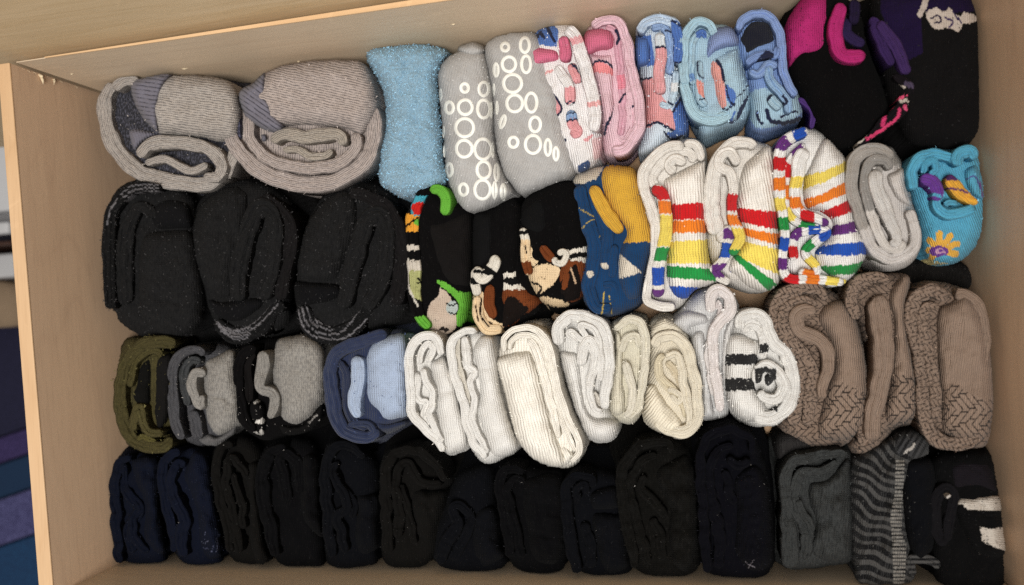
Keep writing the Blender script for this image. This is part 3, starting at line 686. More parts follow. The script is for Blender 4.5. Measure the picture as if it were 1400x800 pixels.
fold("640,570 640,440 670,300 710,190 760,170 790,220 795,330 780,440 740,560", [66,80,84,80,66,60,66], BW, z=.092)
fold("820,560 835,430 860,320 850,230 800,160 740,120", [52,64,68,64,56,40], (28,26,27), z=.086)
body("510,560 580,560 690,540 760,560 720,620 640,660 560,640", (19,19,21), z=.090, r=14, fab='dark', n='cuff')
fold("545,650 600,700 670,710 740,670 790,610 830,570", [44,66,72,66,56,40], BG, z=.084, fine=True, paint=[('L', o_, 6, GR) for o_ in ("540,648 610,688 690,668 760,600 795,542", "548,662 620,703 700,685 775,615 808,580", "556,676 625,716 690,705", "566,690 630,728 680,720", "545,655 615,695 690,676")])
fuzz((60,59,60), 3200, .0022, .00005); lint(8)
sock('black wool socks beside the green patterned pair, grey lines at the lower edge', 'G', 'dkwool')
body("875,500 885,380 930,240 1000,120 1110,60 1230,70 1330,150 1370,320 1380,520 1340,640 1200,690 1060,735 960,720 895,620", BW, z=.074, r=28)
body("890,440 920,270 990,150 1080,90 1150,130 1150,280 1100,400 1060,480 960,485", BW, z=.094, r=28, n='leg', ang=98, wr=.0008)
fold("1090,600 1110,480 1150,330 1190,220 1240,200 1270,260 1270,380 1240,500 1180,600", [60,76,80,76,66,66,66], BW, z=.092)
fold("1310,580 1330,440 1320,280 1270,170 1190,120 1110,105", [58,70,74,70,60,46], (28,26,27), z=.088)
body("878,485 960,480 1070,490 1090,540 1020,575 900,582", (17,17,19), z=.092, r=12, fab='dark', n='cuff')
fold("915,585 940,660 1010,705 1100,695 1170,630 1200,590", [56,80,84,74,60,40], BG, z=.084, fine=True, paint=[('L', o_, 6, GR) for o_ in ("893,590 920,680 990,722 1100,718 1190,640", "910,590 935,665 1005,705 1085,690 1160,600", "930,590 955,655 1010,685 1040,690", "950,585 975,650 1030,672", "972,580 1000,640 1032,660", "990,575 1015,640", "1085,618 1120,580 1150,548")])
fuzz((60,59,60), 3200, .0022, .00005); lint(8)

GN = (104,176,64); TAN = (206,178,152); BRN = (116,62,34); CRM = (232,206,168)
sock('black socks with bright green cuff and green and beige toe motif', 'H', 'dark')
body("45,260 75,150 110,85 170,75 240,120 340,190 345,400 335,560 320,660 280,720 210,730 130,710 90,660 60,560 55,400", BK, z=.080, r=24, ang=85, fine=True,
     paint=[('S', "180,500 215,495 280,540 335,545 330,640 280,695 265,660 280,600 240,545", GN), ('S', "145,610 190,560 200,525 240,560 265,640 265,700 210,728 150,700", (198,180,164)),
            ('S', "90,660 130,655 155,700 120,712", GN), ('C', "250,610", 26, 30, (176,186,184)), ('L', "225,590 250,600 275,590", 7, (24,24,24)), ('L', "235,630 270,640", 6, (24,24,24)), ('C', "215,705", 22, 10, (40,34,32))])
fold("150,700 105,640 85,560 85,450 80,360 75,250 90,180 125,105 165,90", [40,52,58,62,60,58,58,48,36], BK, z=.090, fine=True, n='patterned_edge',
     paint=[('P', "40,200 130,205 130,275 40,280", (226,158,58)), ('P', "70,120 150,120 140,210 70,205", (74,160,180)), ('C', "105,175", 34, 28, (200,40,36)), ('L', "50,255 100,215", 9, BK), ('C',"100,235",16,14,GN),
            ('P', "45,340 115,335 115,355 45,365", (206,198,186)), ('P', "50,405 130,400 130,450 50,460", (206,198,186)), ('P', "60,450 135,445 130,585 70,560", (172,174,120)), ('L', "58,400 60,520 100,600", 9, (206,200,190)), ('L', "100,480 115,500 95,500", 8, BK), ('P', "85,650 160,640 165,715 100,710", GN)])
body("130,230 200,215 330,195 340,400 330,520 250,530 190,480 150,370", (24,22,22), z=.092, r=22, n='leg', ang=85, wr=.0005)
fold("150,95 195,95 225,140 212,205", [34,46,48,44], GN, z=.096, n='cuff')
lint(6)
sock('black socks with black and white band over brown, beside the green patterned pair', 'H', 'dark')
body("330,300 345,210 430,170 520,130 560,200 580,400 640,580 600,650 520,700 430,728 370,690 340,600 335,450", BK, z=.080, r=24, ang=88, fine=True,
     paint=[('S', "340,560 380,540 420,650 480,690 430,725 370,690", CRM), ('L', "365,590 395,660 440,690", 8, (40,28,22)), ('L', "345,620 380,680 420,705", 6, (50,32,24))])
body("445,215 530,150 560,215 560,460 640,580 570,660 500,700 450,690 440,500", BK, z=.090, r=20, n='leg', ang=88, fine=True,
     paint=[('P', "455,462 560,450 570,535 470,540", (226,220,208)), ('S', "470,490 500,478 555,480 560,505 500,510", (20,20,20)), ('S', "455,545 600,540 650,575 560,650 500,700 450,690", BRN), ('S', "500,560 580,600 560,650 480,695 460,650", (26,20,18)), ('L', "520,550 570,600", 14, BRN), ('L', "600,560 640,570 590,620", 10, BRN)])
fold("355,430 380,480 430,430 445,380", [50,56,56,46], (222,216,204), z=.092, fine=True, paint=[('L', "350,450 420,460", 16, (20,20,20)), ('L', "390,430 440,470 450,500", 22, (20,20,20))])
fold("352,440 350,500 360,560", [40,44,36], (220,214,202), z=.089, fine=True, paint=[('P', "330,480 400,478 400,505 330,510", (20,20,20))])
fold("365,560 365,640 400,700 470,700", [44,52,50,40], CRM, z=.086, fine=True, paint=[('L', "380,560 375,640 410,690", 8, (40,28,22)), ('L', "352,600 365,670", 6, (60,40,28))])
fold("420,510 412,580 430,660", [40,50,40], BRN, z=.091)
body("340,220 400,190 440,210 445,400 400,440 345,440", (20,20,21), z=.090, r=20, n='cuff', ang=88)
lint(5)
sock('black socks with black and white band over brown, beside the blue and yellow pair', 'H', 'dark')
body("545,180 600,110 700,60 780,60 830,130 850,330 850,430 820,560 780,605 700,610 620,570 570,480 545,320", BK, z=.082, r=24, ang=88, fine=True,
     paint=[('S', "560,470 640,420 720,440 700,500 640,545 600,560 570,520", CRM), ('S', "640,560 760,590 730,610 650,590", CRM), ('L', "600,500 640,520 620,560", 9, (26,22,20))])
body("680,150 760,95 825,130 850,330 850,440 820,560 770,600 700,580 680,480 700,380 680,260", BK, z=.092, r=22, n='leg', ang=80, fine=True,
     paint=[('P', "750,360 855,338 860,430 770,410", (226,220,208)), ('L', "765,385 820,378 860,380", 22, (20,20,20)), ('S', "700,440 760,405 850,430 830,560 780,600 700,580", BRN), ('S', "750,470 790,420 815,520 790,580 700,580 690,540", (24,19,18)), ('L', "720,430 750,470 740,520", 26, BRN), ('L', "770,440 790,500", 8, (200,170,140))])
fold("590,470 575,420 570,340 562,260", [34,44,46,34], CRM, z=.090, fine=True, paint=[('P', "530,272 620,262 620,300 530,296", (20,20,20)), ('P', "530,225 620,225 620,270 530,274", (224,218,206)), ('P', "530,290 620,290 620,312 540,312", (224,218,206)), ('L', "570,340 575,375", 6, (40,30,24)), ('P', "545,410 620,405 620,460 550,470", BRN)])
fold("610,320 600,380 620,430", [34,40,36], CRM, z=.088, fine=True, paint=[('P', "590,305 640,305 640,330 590,335", (224,218,206))])
fold("640,340 670,380 700,400", [34,46,40], BRN, z=.092)
fold("710,375 735,365 748,385 735,412 705,412 695,390", 30, (226,220,208), z=.096, fine=True)
body("550,190 610,120 680,140 690,280 690,360 640,330 580,300 550,260", (19,19,20), z=.091, r=20, n='cuff', ang=85)
lint(5)

YE = (222,172,62); BU = (20,62,106); CW = (226,216,200)
sock('teal blue and mustard yellow socks with cream triangles', 'I', 'knit')
body("38,240 50,200 110,172 200,160 280,185 320,300 355,440 345,520 320,640 290,710 220,745 140,750 85,700 70,600 95,500 65,350", BU, z=.080, r=24, ang=85, fine=True,
     paint=[('P', "35,230 50,190 110,165 160,165 130,215 60,235", CW), ('L', "160,660 150,740", 5, (196,170,80)), ('L', "180,670 190,740", 5, (196,170,80))])
fold("62,235 75,300 100,400 125,470 115,560 100,640 130,715 190,715", [46,58,62,62,58,56,48,34], BU, z=.090, fine=True, paint=[('L', "40,320 90,345 150,380", 4, (196,170,80)), ('L', "75,405 110,375 160,378", 4, (196,170,80)), ('L', "140,440 160,430", 4, (196,170,80)), ('C', "105,585", 14, 14, CW), ('L', "150,745 160,690 175,660", 5, (196,170,80))])
fold("110,245 150,330 175,420 165,500 170,570", [34,46,48,46,40], BU, z=.091, fine=True, paint=[('S', "132,555 175,545 205,585 180,602 145,598", CW)])
fold("110,240 150,310 190,380 230,420", [44,56,58,40], YE, z=.096, n='cuff')
fold("205,470 195,520 190,600", [30,36,32], BU, z=.092)
fold("150,630 190,625 200,670 170,690", [26,34,34,24], BU, z=.088)
body("140,205 170,165 240,162 285,185 320,300 355,430 355,470 325,570 300,670 250,690 215,640 205,580 215,470 240,420 180,340 145,260", BU, z=.097, r=20, n='leg', ang=82, fine=True,
     paint=[('P', "120,150 300,150 370,455 290,462 200,466 130,300", YE), ('P', "218,505 308,578 202,612", CW), ('P', "328,570 345,560 345,600 325,605", CW)])
RD = (206,30,36); OR = (242,132,40); YL = (246,222,104); GE = (38,148,70); BE = (34,84,186); PU = (104,48,128)
sock('white and rainbow striped socks beside the blue and mustard pair', 'I', 'soft')
WT = (242,237,230)
body("290,200 320,130 400,75 480,52 540,70 562,130 560,300 560,520 610,600 600,625 520,640 480,690 440,722 370,720 310,690 330,560 345,430 330,330 300,260", WT, z=.078, r=24)
fold("470,80 400,95 345,140 312,200 325,280 355,370 362,470 345,580 325,680 380,710 440,712", [40,44,46,46,46,44,42,38,36,34], WT, z=.092, fine=True, paint=[('P', "425,680 500,670 495,725 440,725", PU)])
fold("545,140 520,85 470,75", [30,36,30], WT, z=.090)
fold("510,150 490,110 430,110 380,150 350,210 360,250", [34,40,44,46,44,40], WT, z=.088)
fold("440,190 415,160 440,135 480,150", [36,44,44,36], WT, z=.092)
fold("350,245 385,275 400,340 400,430 385,500 370,580 372,680", [44,52,48,48,48,50,44], WT, z=.096, fine=True,
     paint=[('P', "320,235 420,245 420,292 380,300 330,270", RD), ('P', "370,300 440,300 440,350 375,350", OR), ('P', "360,355 450,355 440,478 360,478", YL), ('P', "350,482 420,482 410,535 350,535", GE), ('P', "340,560 410,560 405,630 340,632", BE), ('P', "330,645 430,650 430,700 330,700", PU)])
body("390,220 430,190 540,140 560,180 560,420 575,540 612,605 580,628 520,645 480,682 430,668 400,600 405,480 420,340 395,270", WT, z=.098, r=20, n='leg', ang=87, fine=True,
     paint=[('P', "415,315 570,305 570,370 420,375", RD), ('P', "420,380 570,372 570,425 420,425", OR), ('P', "415,460 580,450 590,545 400,545", YL), ('P', "385,552 640,570 640,618 390,598", GE), ('P', "390,630 540,640 540,655 480,685 400,672", BE)], fab='rib')
fuzz(WT, 200, .0015, .00004)
sock('white and rainbow striped socks in the middle of the three rainbow pairs', 'I', 'soft')
body("550,380 570,240 590,130 630,70 700,45 760,70 820,100 830,250 840,400 845,590 800,650 730,655 660,630 600,600 570,520", WT, z=.078, r=24)
fold("600,430 580,330 585,220 610,130 660,75 720,70 750,95", [60,70,66,58,52,46,34], WT, z=.092)
fold("680,160 655,105 620,120 610,160 650,190 665,240 660,300 665,370 690,440 660,510", [34,42,40,40,40,40,40,44,44,34], WT, z=.095, fine=True,
     paint=[('P', "625,272 690,272 690,340 625,340", RD), ('P', "630,355 700,355 700,395 630,395", OR), ('P', "640,405 720,405 705,500 650,490", YL), ('P', "630,490 700,490 690,550 620,550", GE)])
fold("600,450 650,420 640,490 620,540 590,580 650,620", [36,48,50,44,40,30], WT, z=.089, fine=True,
     paint=[('P', "625,408 670,408 670,450 625,450", PU), ('P', "600,465 660,465 650,525 600,520", BE), ('P', "580,545 640,545 630,600 580,600", PU)])
body("690,180 740,120 810,85 830,200 842,400 848,600 800,650 730,640 680,600 640,570 660,510 700,440 672,330", WT, z=.096, r=20, n='leg', ang=80, fine=True,
     paint=[('P', "672,325 850,345 850,415 680,380", RD), ('P', "690,402 850,432 850,475 690,430", OR), ('P', "690,455 850,490 850,590 670,515", YL), ('P', "640,500 670,500 840,625 800,650", GE), ('P', "630,600 650,575 720,640 780,660 720,665 650,640", BE)], fab='rib')
fuzz(WT, 200, .0015, .00004)
sock('rainbow striped socks with multicolour banded edges, right of the other rainbow pairs', 'J', 'knit')
WB = (248,246,244)
body("60,160 75,80 130,30 200,12 270,30 340,100 385,165 400,300 440,450 485,560 460,640 400,720 330,742 200,730 110,700 80,600 75,400", WB, z=.078, r=24)
def bands(path, w, z, cols, n=None, gap=.36, **kw):
    n = n or len(cols); s = []
    for i in range(n): s.append(((i+.1)/n, (i+1-gap+.1)/n, cols[i % len(cols)]))
    return fold(path, w, WB, z=z, fine=True, segs=s, n='striped_edge', **kw)
bands("215,30 150,55 100,95 85,170 85,270 92,370 108,470 105,560 100,640 130,700 250,708 380,720", [44,52,54,52,50,46,44,44,44,42,44,36], .092, [BE,PU,RD,OR,YL,GE,BE,PU,RD,OR,YL], 11)
bands("200,90 150,140 120,200 120,300 130,400 180,455 270,470", [30,36,38,36,36,36,30], .089, [PU,RD,OR,YL,GE], 5)
bands("150,620 150,520 200,485 280,480 300,500 230,550 205,590 250,650 240,680 170,675", [40,44,44,42,42,42,42,40,36,32], .090, [RD,PU,BE,BE,GE,YL,OR], 7)
fold("205,110 175,180 165,260 160,360 200,410 270,430 310,460", [64,70,58,52,50,44,36], WB, z=.096, fine=True, n='striped_edge', paint=[('P', "130,240 200,240 200,295 130,292", YL), ('P', "130,332 200,335 200,385 135,385", OR), ('P', "180,390 245,390 245,450 180,445", RD), ('P', "280,425 330,425 330,480 280,470", PU)])
body("215,200 260,100 300,65 345,105 388,170 405,330 445,460 485,560 460,640 400,715 330,700 270,660 240,590 300,510 320,450 270,405 200,380 190,260", WB, z=.098, r=20, n='leg', ang=85, fine=True,
     paint=[('P', "180,240 290,215 400,160 400,205 290,265 190,300", YL), ('P', "185,345 270,325 400,252 410,305 320,345 220,385 190,382", OR), ('P', "270,400 340,375 415,335 420,395 330,430 290,440", RD), ('P', "300,470 400,448 450,430 455,485 330,510", PU), ('P', "230,575 300,550 400,540 500,535 500,590 380,600 250,595", BE), ('P', "265,650 400,640 490,620 450,680 300,690", GE)])
fold("270,700 330,720 390,710", [30,36,30], WB, z=.084, segs=[(0,.35,OR),(.6,1,YL)], n='striped_edge', fine=True)
fuzz((240,236,232), 160)

sock('soft grey and white rolled socks between the rainbow and flower pairs', 'J', 'soft')
GY = (172,166,160); GL = (216,210,206)
body("392,200 400,140 450,100 520,85 590,100 630,150 660,210 700,370 735,480 730,560 680,640 590,670 520,650 470,580 430,420 400,320", GL, z=.080, r=26, paint=[('P', "380,80 640,80 640,180 560,200 500,460 400,400", GY)])
fold("600,160 540,115 470,125 425,180 415,280 440,390 475,480 510,560 580,610 650,600 700,550 705,480 670,390", [60,64,64,62,60,58,56,54,56,56,52,46], GY, z=.091, segs=[(.52,1,GL)])
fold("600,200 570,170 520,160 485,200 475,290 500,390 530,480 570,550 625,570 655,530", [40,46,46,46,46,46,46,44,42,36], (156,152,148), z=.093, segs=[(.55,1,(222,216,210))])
fold("520,210 530,290 565,380 600,460 620,530 590,550", [60,70,72,66,50,36], (218,214,210), z=.097)
body("565,235 610,205 655,200 670,290 690,370 640,365 600,330", GL, z=.092, r=12, n='cuff', ang=75)
fuzz((205,200,196), 300)
sock('sky blue socks with orange flower and purple patches by the right drawer side', 'J', 'knit')
SB = (92,176,210)
body("668,220 680,160 740,120 820,108 880,115 960,108 995,140 1020,260 1025,400 1000,520 930,610 850,642 780,630 740,570 720,450 680,320", SB, z=.080, r=26, ang=70, fine=True,
     paint=[] + [('L', f"815,575 {x_},{y_}", 30, (242,186,78)) for x_, y_ in ((765,575),(770,530),(815,500),(865,510),(895,545),(890,592),(780,606))] + [('C', "812,580", 44, 25, (112,62,150)), ('C', "818,580", 24, 12, (206,160,190)), ('C', "822,580", 10, 6, (112,62,150)), ('P', "700,600 860,640 760,640", (222,206,140))])
fold("700,300 690,220 720,160 790,135 860,150 880,180", [44,54,56,56,48,34], SB, z=.092, ang=80)
fold("740,220 750,180 790,165 800,210 770,230", [30,36,38,34,26], (84,168,204), z=.094)
fold("890,190 900,140 950,125 980,160", [44,60,60,44], SB, z=.096, n='cuff')
fold("730,240 780,260 810,310 790,350", [46,66,60,36], (112,62,158), z=.096, fine=True, paint=[('L', "780,320 820,330", 14, SB)])
fold("850,230 875,270 920,320 990,360", [50,66,50,26], (240,180,66), z=.096, fine=True, paint=[('P', "820,200 900,205 910,250 850,260", (92,44,110)), ('L', "850,295 900,295 940,310", 9, (92,44,110)), ('L', "905,230 950,300 1000,345", 12, (112,62,158))])
fold("800,330 810,380 850,410 920,400 980,380", [36,46,52,52,40], SB, z=.094)
fold("835,370 860,355 900,360", [24,28,20], SB, z=.093)
body("920,200 980,180 1010,240 1018,340 960,330 920,270", SB, z=.092, r=16, n='leg', fine=True, paint=[('L', "930,250 980,240 1000,290", 6, (86,80,160)), ('L',"1000,260 1012,330",6,(120,60,140))])
fuzz((130,196,224), 250)
# ---------- row 3
sock('olive green and black socks against the left drawer side', 'K', 'dkwool')
OL = (80,74,46)
body("65,400 75,280 105,170 160,120 300,130 400,170 430,300 420,560 380,700 300,752 200,745 130,700 90,600 68,500", OL, z=.070, r=30)
fold("400,170 300,150 210,175 140,250 105,350 95,460 110,570 150,670 220,715 320,725 390,680", [60,74,76,72,70,72,76,78,72,64,46], OL, z=.086, wob=1.0)
fold("330,215 280,200 200,230 165,300 150,400", [30,40,44,40,30], (84,78,48), z=.084)
body("150,420 190,270 270,205 290,240 285,420 280,560 270,600 200,540 150,480", (18,18,17), z=.082, r=16, n='lining', fab='dark')
body("290,260 340,215 385,225 390,420 370,560 310,640 280,560 285,400", (24,23,23), z=.092, r=18, n='leg', fab='dark')
fold("165,640 175,560 200,510 215,570 250,640 330,650", [40,50,54,48,46,36], (86,80,50), z=.088)
fold("190,690 220,670 270,690 290,690", [26,32,32,22], (98,92,52), z=.086)
fuzz((100,94,60), 600, .0026); lint(8)
sock('charcoal socks with light grey heathered leg, right of the olive pair', 'K', 'heather')
CH = (84,84,88); HG = (156,152,146)
body("352,380 360,280 400,200 480,170 600,150 720,180 760,300 765,560 740,640 640,710 520,725 440,690 390,600 360,480", CH, z=.074, r=26, fab='dkwool')
fold("440,680 400,590 385,480 378,360 395,270 450,205 520,195 560,220", [46,60,66,66,64,58,48,36], CH, z=.088, fab='dkwool')
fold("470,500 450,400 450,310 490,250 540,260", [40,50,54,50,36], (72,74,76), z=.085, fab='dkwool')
fold("530,680 510,600 490,520", [60,70,46], CH, z=.086, fab='dkwool')
body("555,270 610,230 720,195 745,330 765,560 720,620 640,660 595,630 565,560 550,420", HG, z=.096, r=22, n='leg', ang=85, wr=.0006)
fold("560,330 510,320 490,370 505,450 535,500 545,440", [44,54,54,52,44,30], HG, z=.093)
body("580,640 640,660 740,590 720,660 640,710 560,715 520,680", (104,102,102), z=.084, r=16, n='toe')
fuzz((150,146,142), 350); lint(5)
sock('black socks with light grey heathered leg and small white flecks', 'K', 'heather')
body("712,260 730,190 830,130 960,120 1130,110 1220,200 1230,420 1200,560 1120,640 960,680 850,680 770,600 735,440", BK, z=.074, r=26, fab='dark')
fold("830,640 770,560 745,440 740,310 770,220 840,180", [50,64,66,66,60,44], BK, z=.090, fab='dark')
fold("800,480 800,380 790,280 830,200", [44,56,56,40], (22,20,20), z=.086, fab='dark')
body("925,260 950,150 1010,122 1120,115 1210,190 1220,420 1170,520 1080,598 980,570 945,430 925,350", HG, z=.096, r=24, n='leg', ang=88, wr=.0006)
fold("880,200 880,270 860,370 870,410 930,430 945,480 915,570", [56,72,66,54,54,54,36], (150,146,140), z=.095)
body("800,480 850,455 900,500 900,600 880,660 820,640 790,560", (16,15,16), z=.088, r=14, n='heel_patch', fab='dark', fine=True, paint=[('L', "835,480 870,460", 18, (220,216,210)), ('L', "845,590 880,575 870,590", 20, (220,216,210)), ('L', "800,580 808,600", 12, (210,206,200)), ('L', "815,620 820,640 860,660 900,670", 16, (224,220,214)), ('L',"870,640 890,665",22,(224,220,214))])
body("950,590 1080,600 1160,520 1210,480 1200,570 1120,640 1000,660", (20,19,19), z=.084, r=16, n='toe', fab='dark', fine=True, paint=[('L', "1125,595 1175,545", 8, (150,146,142))])
fuzz((150,146,142), 300); lint(5)
sock('navy socks with pale blue leg, left of the white pairs', 'L', 'soft')
NB = (38,48,78); PB = (172,188,214)
body("78,290 100,200 170,140 260,100 380,70 500,90 510,250 505,480 480,530 400,590 320,640 230,650 150,590 110,480 85,380", NB, z=.076, r=26)
fold("400,95 300,125 190,165 130,215 115,310 125,420 150,530 200,590 290,610 360,580", [60,66,70,66,72,76,76,70,62,46], NB, z=.090)
fold("160,230 190,290 195,380 205,470 240,540 300,570", [30,44,46,50,50,36], (32,41,68), z=.087)
fold("245,205 255,270 250,340 235,410 240,480 260,510", [60,78,64,74,68,40], PB, z=.093)
body("290,200 330,130 400,100 490,105 500,250 502,470 470,515 390,528 340,480 295,420 285,300", PB, z=.097, r=22, n='leg', ang=88, step=1.6)
body("285,430 340,485 390,530 480,520 490,550 400,595 330,600 300,520", (34,43,70), z=.084, r=14, n='toe')
fold("205,570 230,545 300,545 330,580 310,600", [30,40,40,36,24], (36,46,74), z=.088)
fuzz((70,82,115), 350)

WS = (238,236,232); CR = (236,227,207)
sock('off white folded socks, first white pair right of the navy and pale blue pair', 'L', 'soft')
body("485,230 500,160 550,100 620,90 680,130 720,220 760,400 800,560 805,660 760,690 700,698 640,650 560,570 505,490 500,360", WS, z=.078, r=24)
fold("665,205 645,125 590,105 535,140 505,210 510,310 515,420 520,490 570,550 630,610 680,680", [34,44,46,48,48,46,46,46,48,42,30], WS, z=.091)
fold("555,250 570,180 600,140 625,180 600,240", [26,34,34,32,26], WS, z=.089)
fold("545,290 540,380 560,430 590,440 580,500 600,560", [44,52,40,34,38,26], WS, z=.088)
fold("575,270 590,330 620,380 620,450 605,500 640,580 670,640", [34,36,34,32,34,34,24], WS, z=.092)
body("605,250 640,215 690,205 740,330 770,470 800,580 800,655 740,690 690,690 660,600 635,480 635,370", WS, z=.095, r=16, n='leg', ang=82, cr=[("635,395 700,380 760,390", 14, .0012)])
fuzz((235,230,222), 780, .0018, .00004)
sock('off white folded socks, second white pair from the navy one', 'L', 'soft')
body("697,200 710,120 760,75 830,65 920,95 950,190 960,330 1000,500 1042,620 1040,680 980,715 890,745 830,690 790,600 760,450 720,320", WS, z=.080, r=24)
fold("840,85 780,85 730,120 715,200 735,310 775,430 795,540 830,640 890,715", [34,42,46,46,46,46,46,44,34], WS, z=.091)
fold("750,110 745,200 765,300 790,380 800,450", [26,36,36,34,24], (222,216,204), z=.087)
fold("780,110 790,180 800,260 830,290 810,340 830,420 820,510 850,600 900,690", [36,44,42,36,34,36,34,32,24], WS, z=.092)
body("815,180 850,110 920,105 945,190 955,330 1000,500 1040,620 1035,680 970,708 915,700 870,600 840,480 850,380 835,280", WS, z=.096, r=20, n='leg', ang=80, cr=[("835,285 880,265 940,260", 14, .0014)])
fuzz((235,230,222), 780, .0018, .00004)
sock('long ivory ribbed socks, the largest of the white pairs', 'M', 'rib')
IV = (242,237,227)
body("30,300 50,210 90,150 160,125 230,130 290,220 310,350 345,500 400,610 408,690 380,750 320,768 230,750 160,700 110,620 70,470", IV, z=.082, r=26)
fold("58,260 65,200 110,160 180,155 235,190 265,260 285,370 315,480 350,580 390,650 390,700 350,745", [22,26,28,30,32,32,32,32,32,32,30,20], IV, z=.096)
fold("85,250 100,205 150,185 205,205 235,260 255,350 280,460 310,550 350,640 380,700", [20,26,28,32,34,34,32,30,26,18], IV, z=.093)
fold("165,205 190,230 215,290 245,400 265,480 285,560 300,640", [30,44,46,44,40,34,20], IV, z=.094)
body("30,295 75,265 155,248 185,260 225,360 255,480 275,570 300,640 320,690 330,740 310,765 230,748 160,700 110,620 70,470 40,360", IV, z=.099, r=20, n='leg', ang=77, step=1.6, cr=[("200,370 225,460 245,500", 14, .0012)])
body("295,660 320,650 380,700 395,720 350,752 310,760 300,700", IV, z=.088, r=12, n='toe', ang=60)
sock('fluffy white folded socks between the ivory ribbed pair and a small cream pair', 'M', 'soft')
body("275,160 300,110 370,85 450,90 510,130 535,220 540,340 520,480 562,560 555,630 500,660 430,640 390,560 350,450 310,330 290,240", WS, z=.080, r=26)
fold("300,230 300,150 350,105 430,110 490,150 515,230 520,330 505,430 500,510", [50,56,56,54,52,50,48,46,36], WS, z=.091)
fold("385,215 345,185 355,170 400,205 420,190 395,150 420,140 465,180 480,260 485,340 475,390", [20,28,26,28,26,26,28,32,34,32,24], WS, z=.093)
fold("400,320 410,240 440,215 460,290 440,380 435,450 460,510 490,525", [40,52,54,48,36,36,32,24], WS, z=.094)
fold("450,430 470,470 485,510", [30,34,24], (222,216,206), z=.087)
body("305,270 350,250 390,265 405,340 415,450 440,530 520,545 560,570 550,630 500,655 430,630 390,560 345,430", WS, z=.095, r=18, n='leg', ang=78, cr=[("340,400 380,375 410,370", 12, .0014)])
fuzz((236,232,224), 1050, .0018, .00004)
sock('small cream folded socks, narrowest of the pale pairs', 'M', 'soft')
body("530,140 570,105 630,95 680,120 695,200 700,320 680,420 665,520 630,570 580,572 530,540 515,480 530,380 545,240", (228,222,202), z=.080, r=20)
fold("545,160 600,120 655,130 678,200 680,300 665,400 650,500 605,550", [30,38,42,40,38,36,36,26], (230,224,206), z=.091)
fold("575,260 600,200 640,190 655,240", [30,36,36,24], (226,220,202), z=.089)
fold("590,300 610,370 625,450 610,520 585,540", [34,40,38,36,26], (232,226,210), z=.092)
body("545,170 575,180 590,270 590,380 600,460 590,530 545,540 520,490 530,380 545,270", (228,222,202), z=.095, r=14, n='leg', ang=88)
fuzz((236,230,216), 540, .0018, .00004)
sock('cream rolled socks with a spiral of open layers, between small cream and fluffy white pairs', 'M', 'soft')
body("690,160 720,110 780,100 850,150 890,270 915,400 925,520 905,600 840,640 770,630 700,590 665,540 670,430 690,320", CR, z=.082, r=28, ang=120)
fold("710,240 740,200 800,190 850,230 885,330 905,450 905,560 850,610 780,600 720,560", [44,52,54,54,52,50,50,54,54,40], CR, z=.091)
fold("760,270 735,300 745,370 790,420 840,480 860,550", [28,36,40,42,40,28], (224,212,184), z=.090)
fold("770,285 810,270 835,310 845,400 870,500 868,580", [28,38,40,42,36,24], CR, z=.093)
fold("770,300 800,330 830,380 845,440", [30,40,40,28], (220,206,178), z=.087)
fold("775,430 800,430 830,450 820,480 790,450", [22,26,28,26,20], CR, z=.092)
body("675,420 720,390 760,440 800,490 850,560 840,620 770,625 700,585 668,530", CR, z=.094, r=20, n='leg', ang=130, wr=.0006, fab='rib')
body("700,150 760,105 830,140 870,210 800,180 740,190 705,225", CR, z=.090, r=14, n='cuff', ang=160)
fuzz((234,224,202), 660, .0018, .00004)
sock('fluffy bluish white socks with a long curled cuff, above the cream roll', 'N', 'soft')
BWt = (228,224,222)
body("50,230 80,190 140,120 210,92 270,105 315,160 310,230 290,330 270,440 275,580 220,612 165,600 160,480 120,290", (222,222,222), z=.078, r=24)
fold("205,190 205,130 235,105 275,135 280,190 240,230 215,280 215,350 225,430 235,520 240,580", [36,46,48,48,46,44,42,42,42,40,30], (236,228,226), z=.095)
fold("228,180 235,150 245,180 235,210", [16,20,20,16], (230,220,218), z=.090)
fold("195,300 195,370 205,440 215,520", [24,30,30,22], (230,224,222), z=.090)
body("55,235 90,190 140,180 195,200 195,240 130,255 120,280", (220,220,221), z=.092, r=14, n='cuff')
body("125,290 180,255 200,370 210,480 225,590 195,605 168,590 165,470 145,380", (222,222,222), z=.092, r=16, n='leg')
body("250,260 310,180 315,210 290,290 270,420 268,560 255,500 245,400", (226,224,222), z=.086, r=10)
fuzz((238,236,234), 1050, .0018, .00004)
sock('white rolled socks with black bands', 'N', 'soft')
BB = (34,33,34)
body("255,300 300,220 370,185 420,195 470,260 530,350 550,450 540,560 490,620 400,640 320,620 270,560 255,450", WS, z=.078, r=26)
fold("320,260 330,215 380,200 420,230 445,300 500,360 525,450 510,550 450,600 370,600", [40,48,50,50,54,56,56,58,60,46], WS, z=.091, fine=True, paint=[('P', "430,540 470,540 465,580 430,570", BB)])
fold("330,270 360,240 400,260 415,320 400,380", [32,40,42,44,34], WS, z=.090, fine=True, paint=[('P', "395,315 440,315 440,350 395,350", BB)])
body("258,310 310,270 370,290 400,310 395,380 380,440 390,500 430,560 430,600 360,620 290,580 258,480", WS, z=.096, r=18, n='leg', ang=92, fine=True, fab='knit', paint=[('P', "250,355 420,355 420,395 250,398", BB), ('P', "245,450 420,448 420,495 245,500", BB)])
fold("385,470 390,420 430,400 470,440 490,490 460,530 410,520 400,495", [34,44,50,54,52,46,40,30], WS, z=.094, fine=True, paint=[('P', "375,410 420,405 462,415 460,455 430,480 395,495 380,470", BB)])
body("405,440 440,415 465,430 455,470 420,490", BB, z=.086, r=8, n='lining')
fuzz((236,234,228), 780, .0018, .00004)

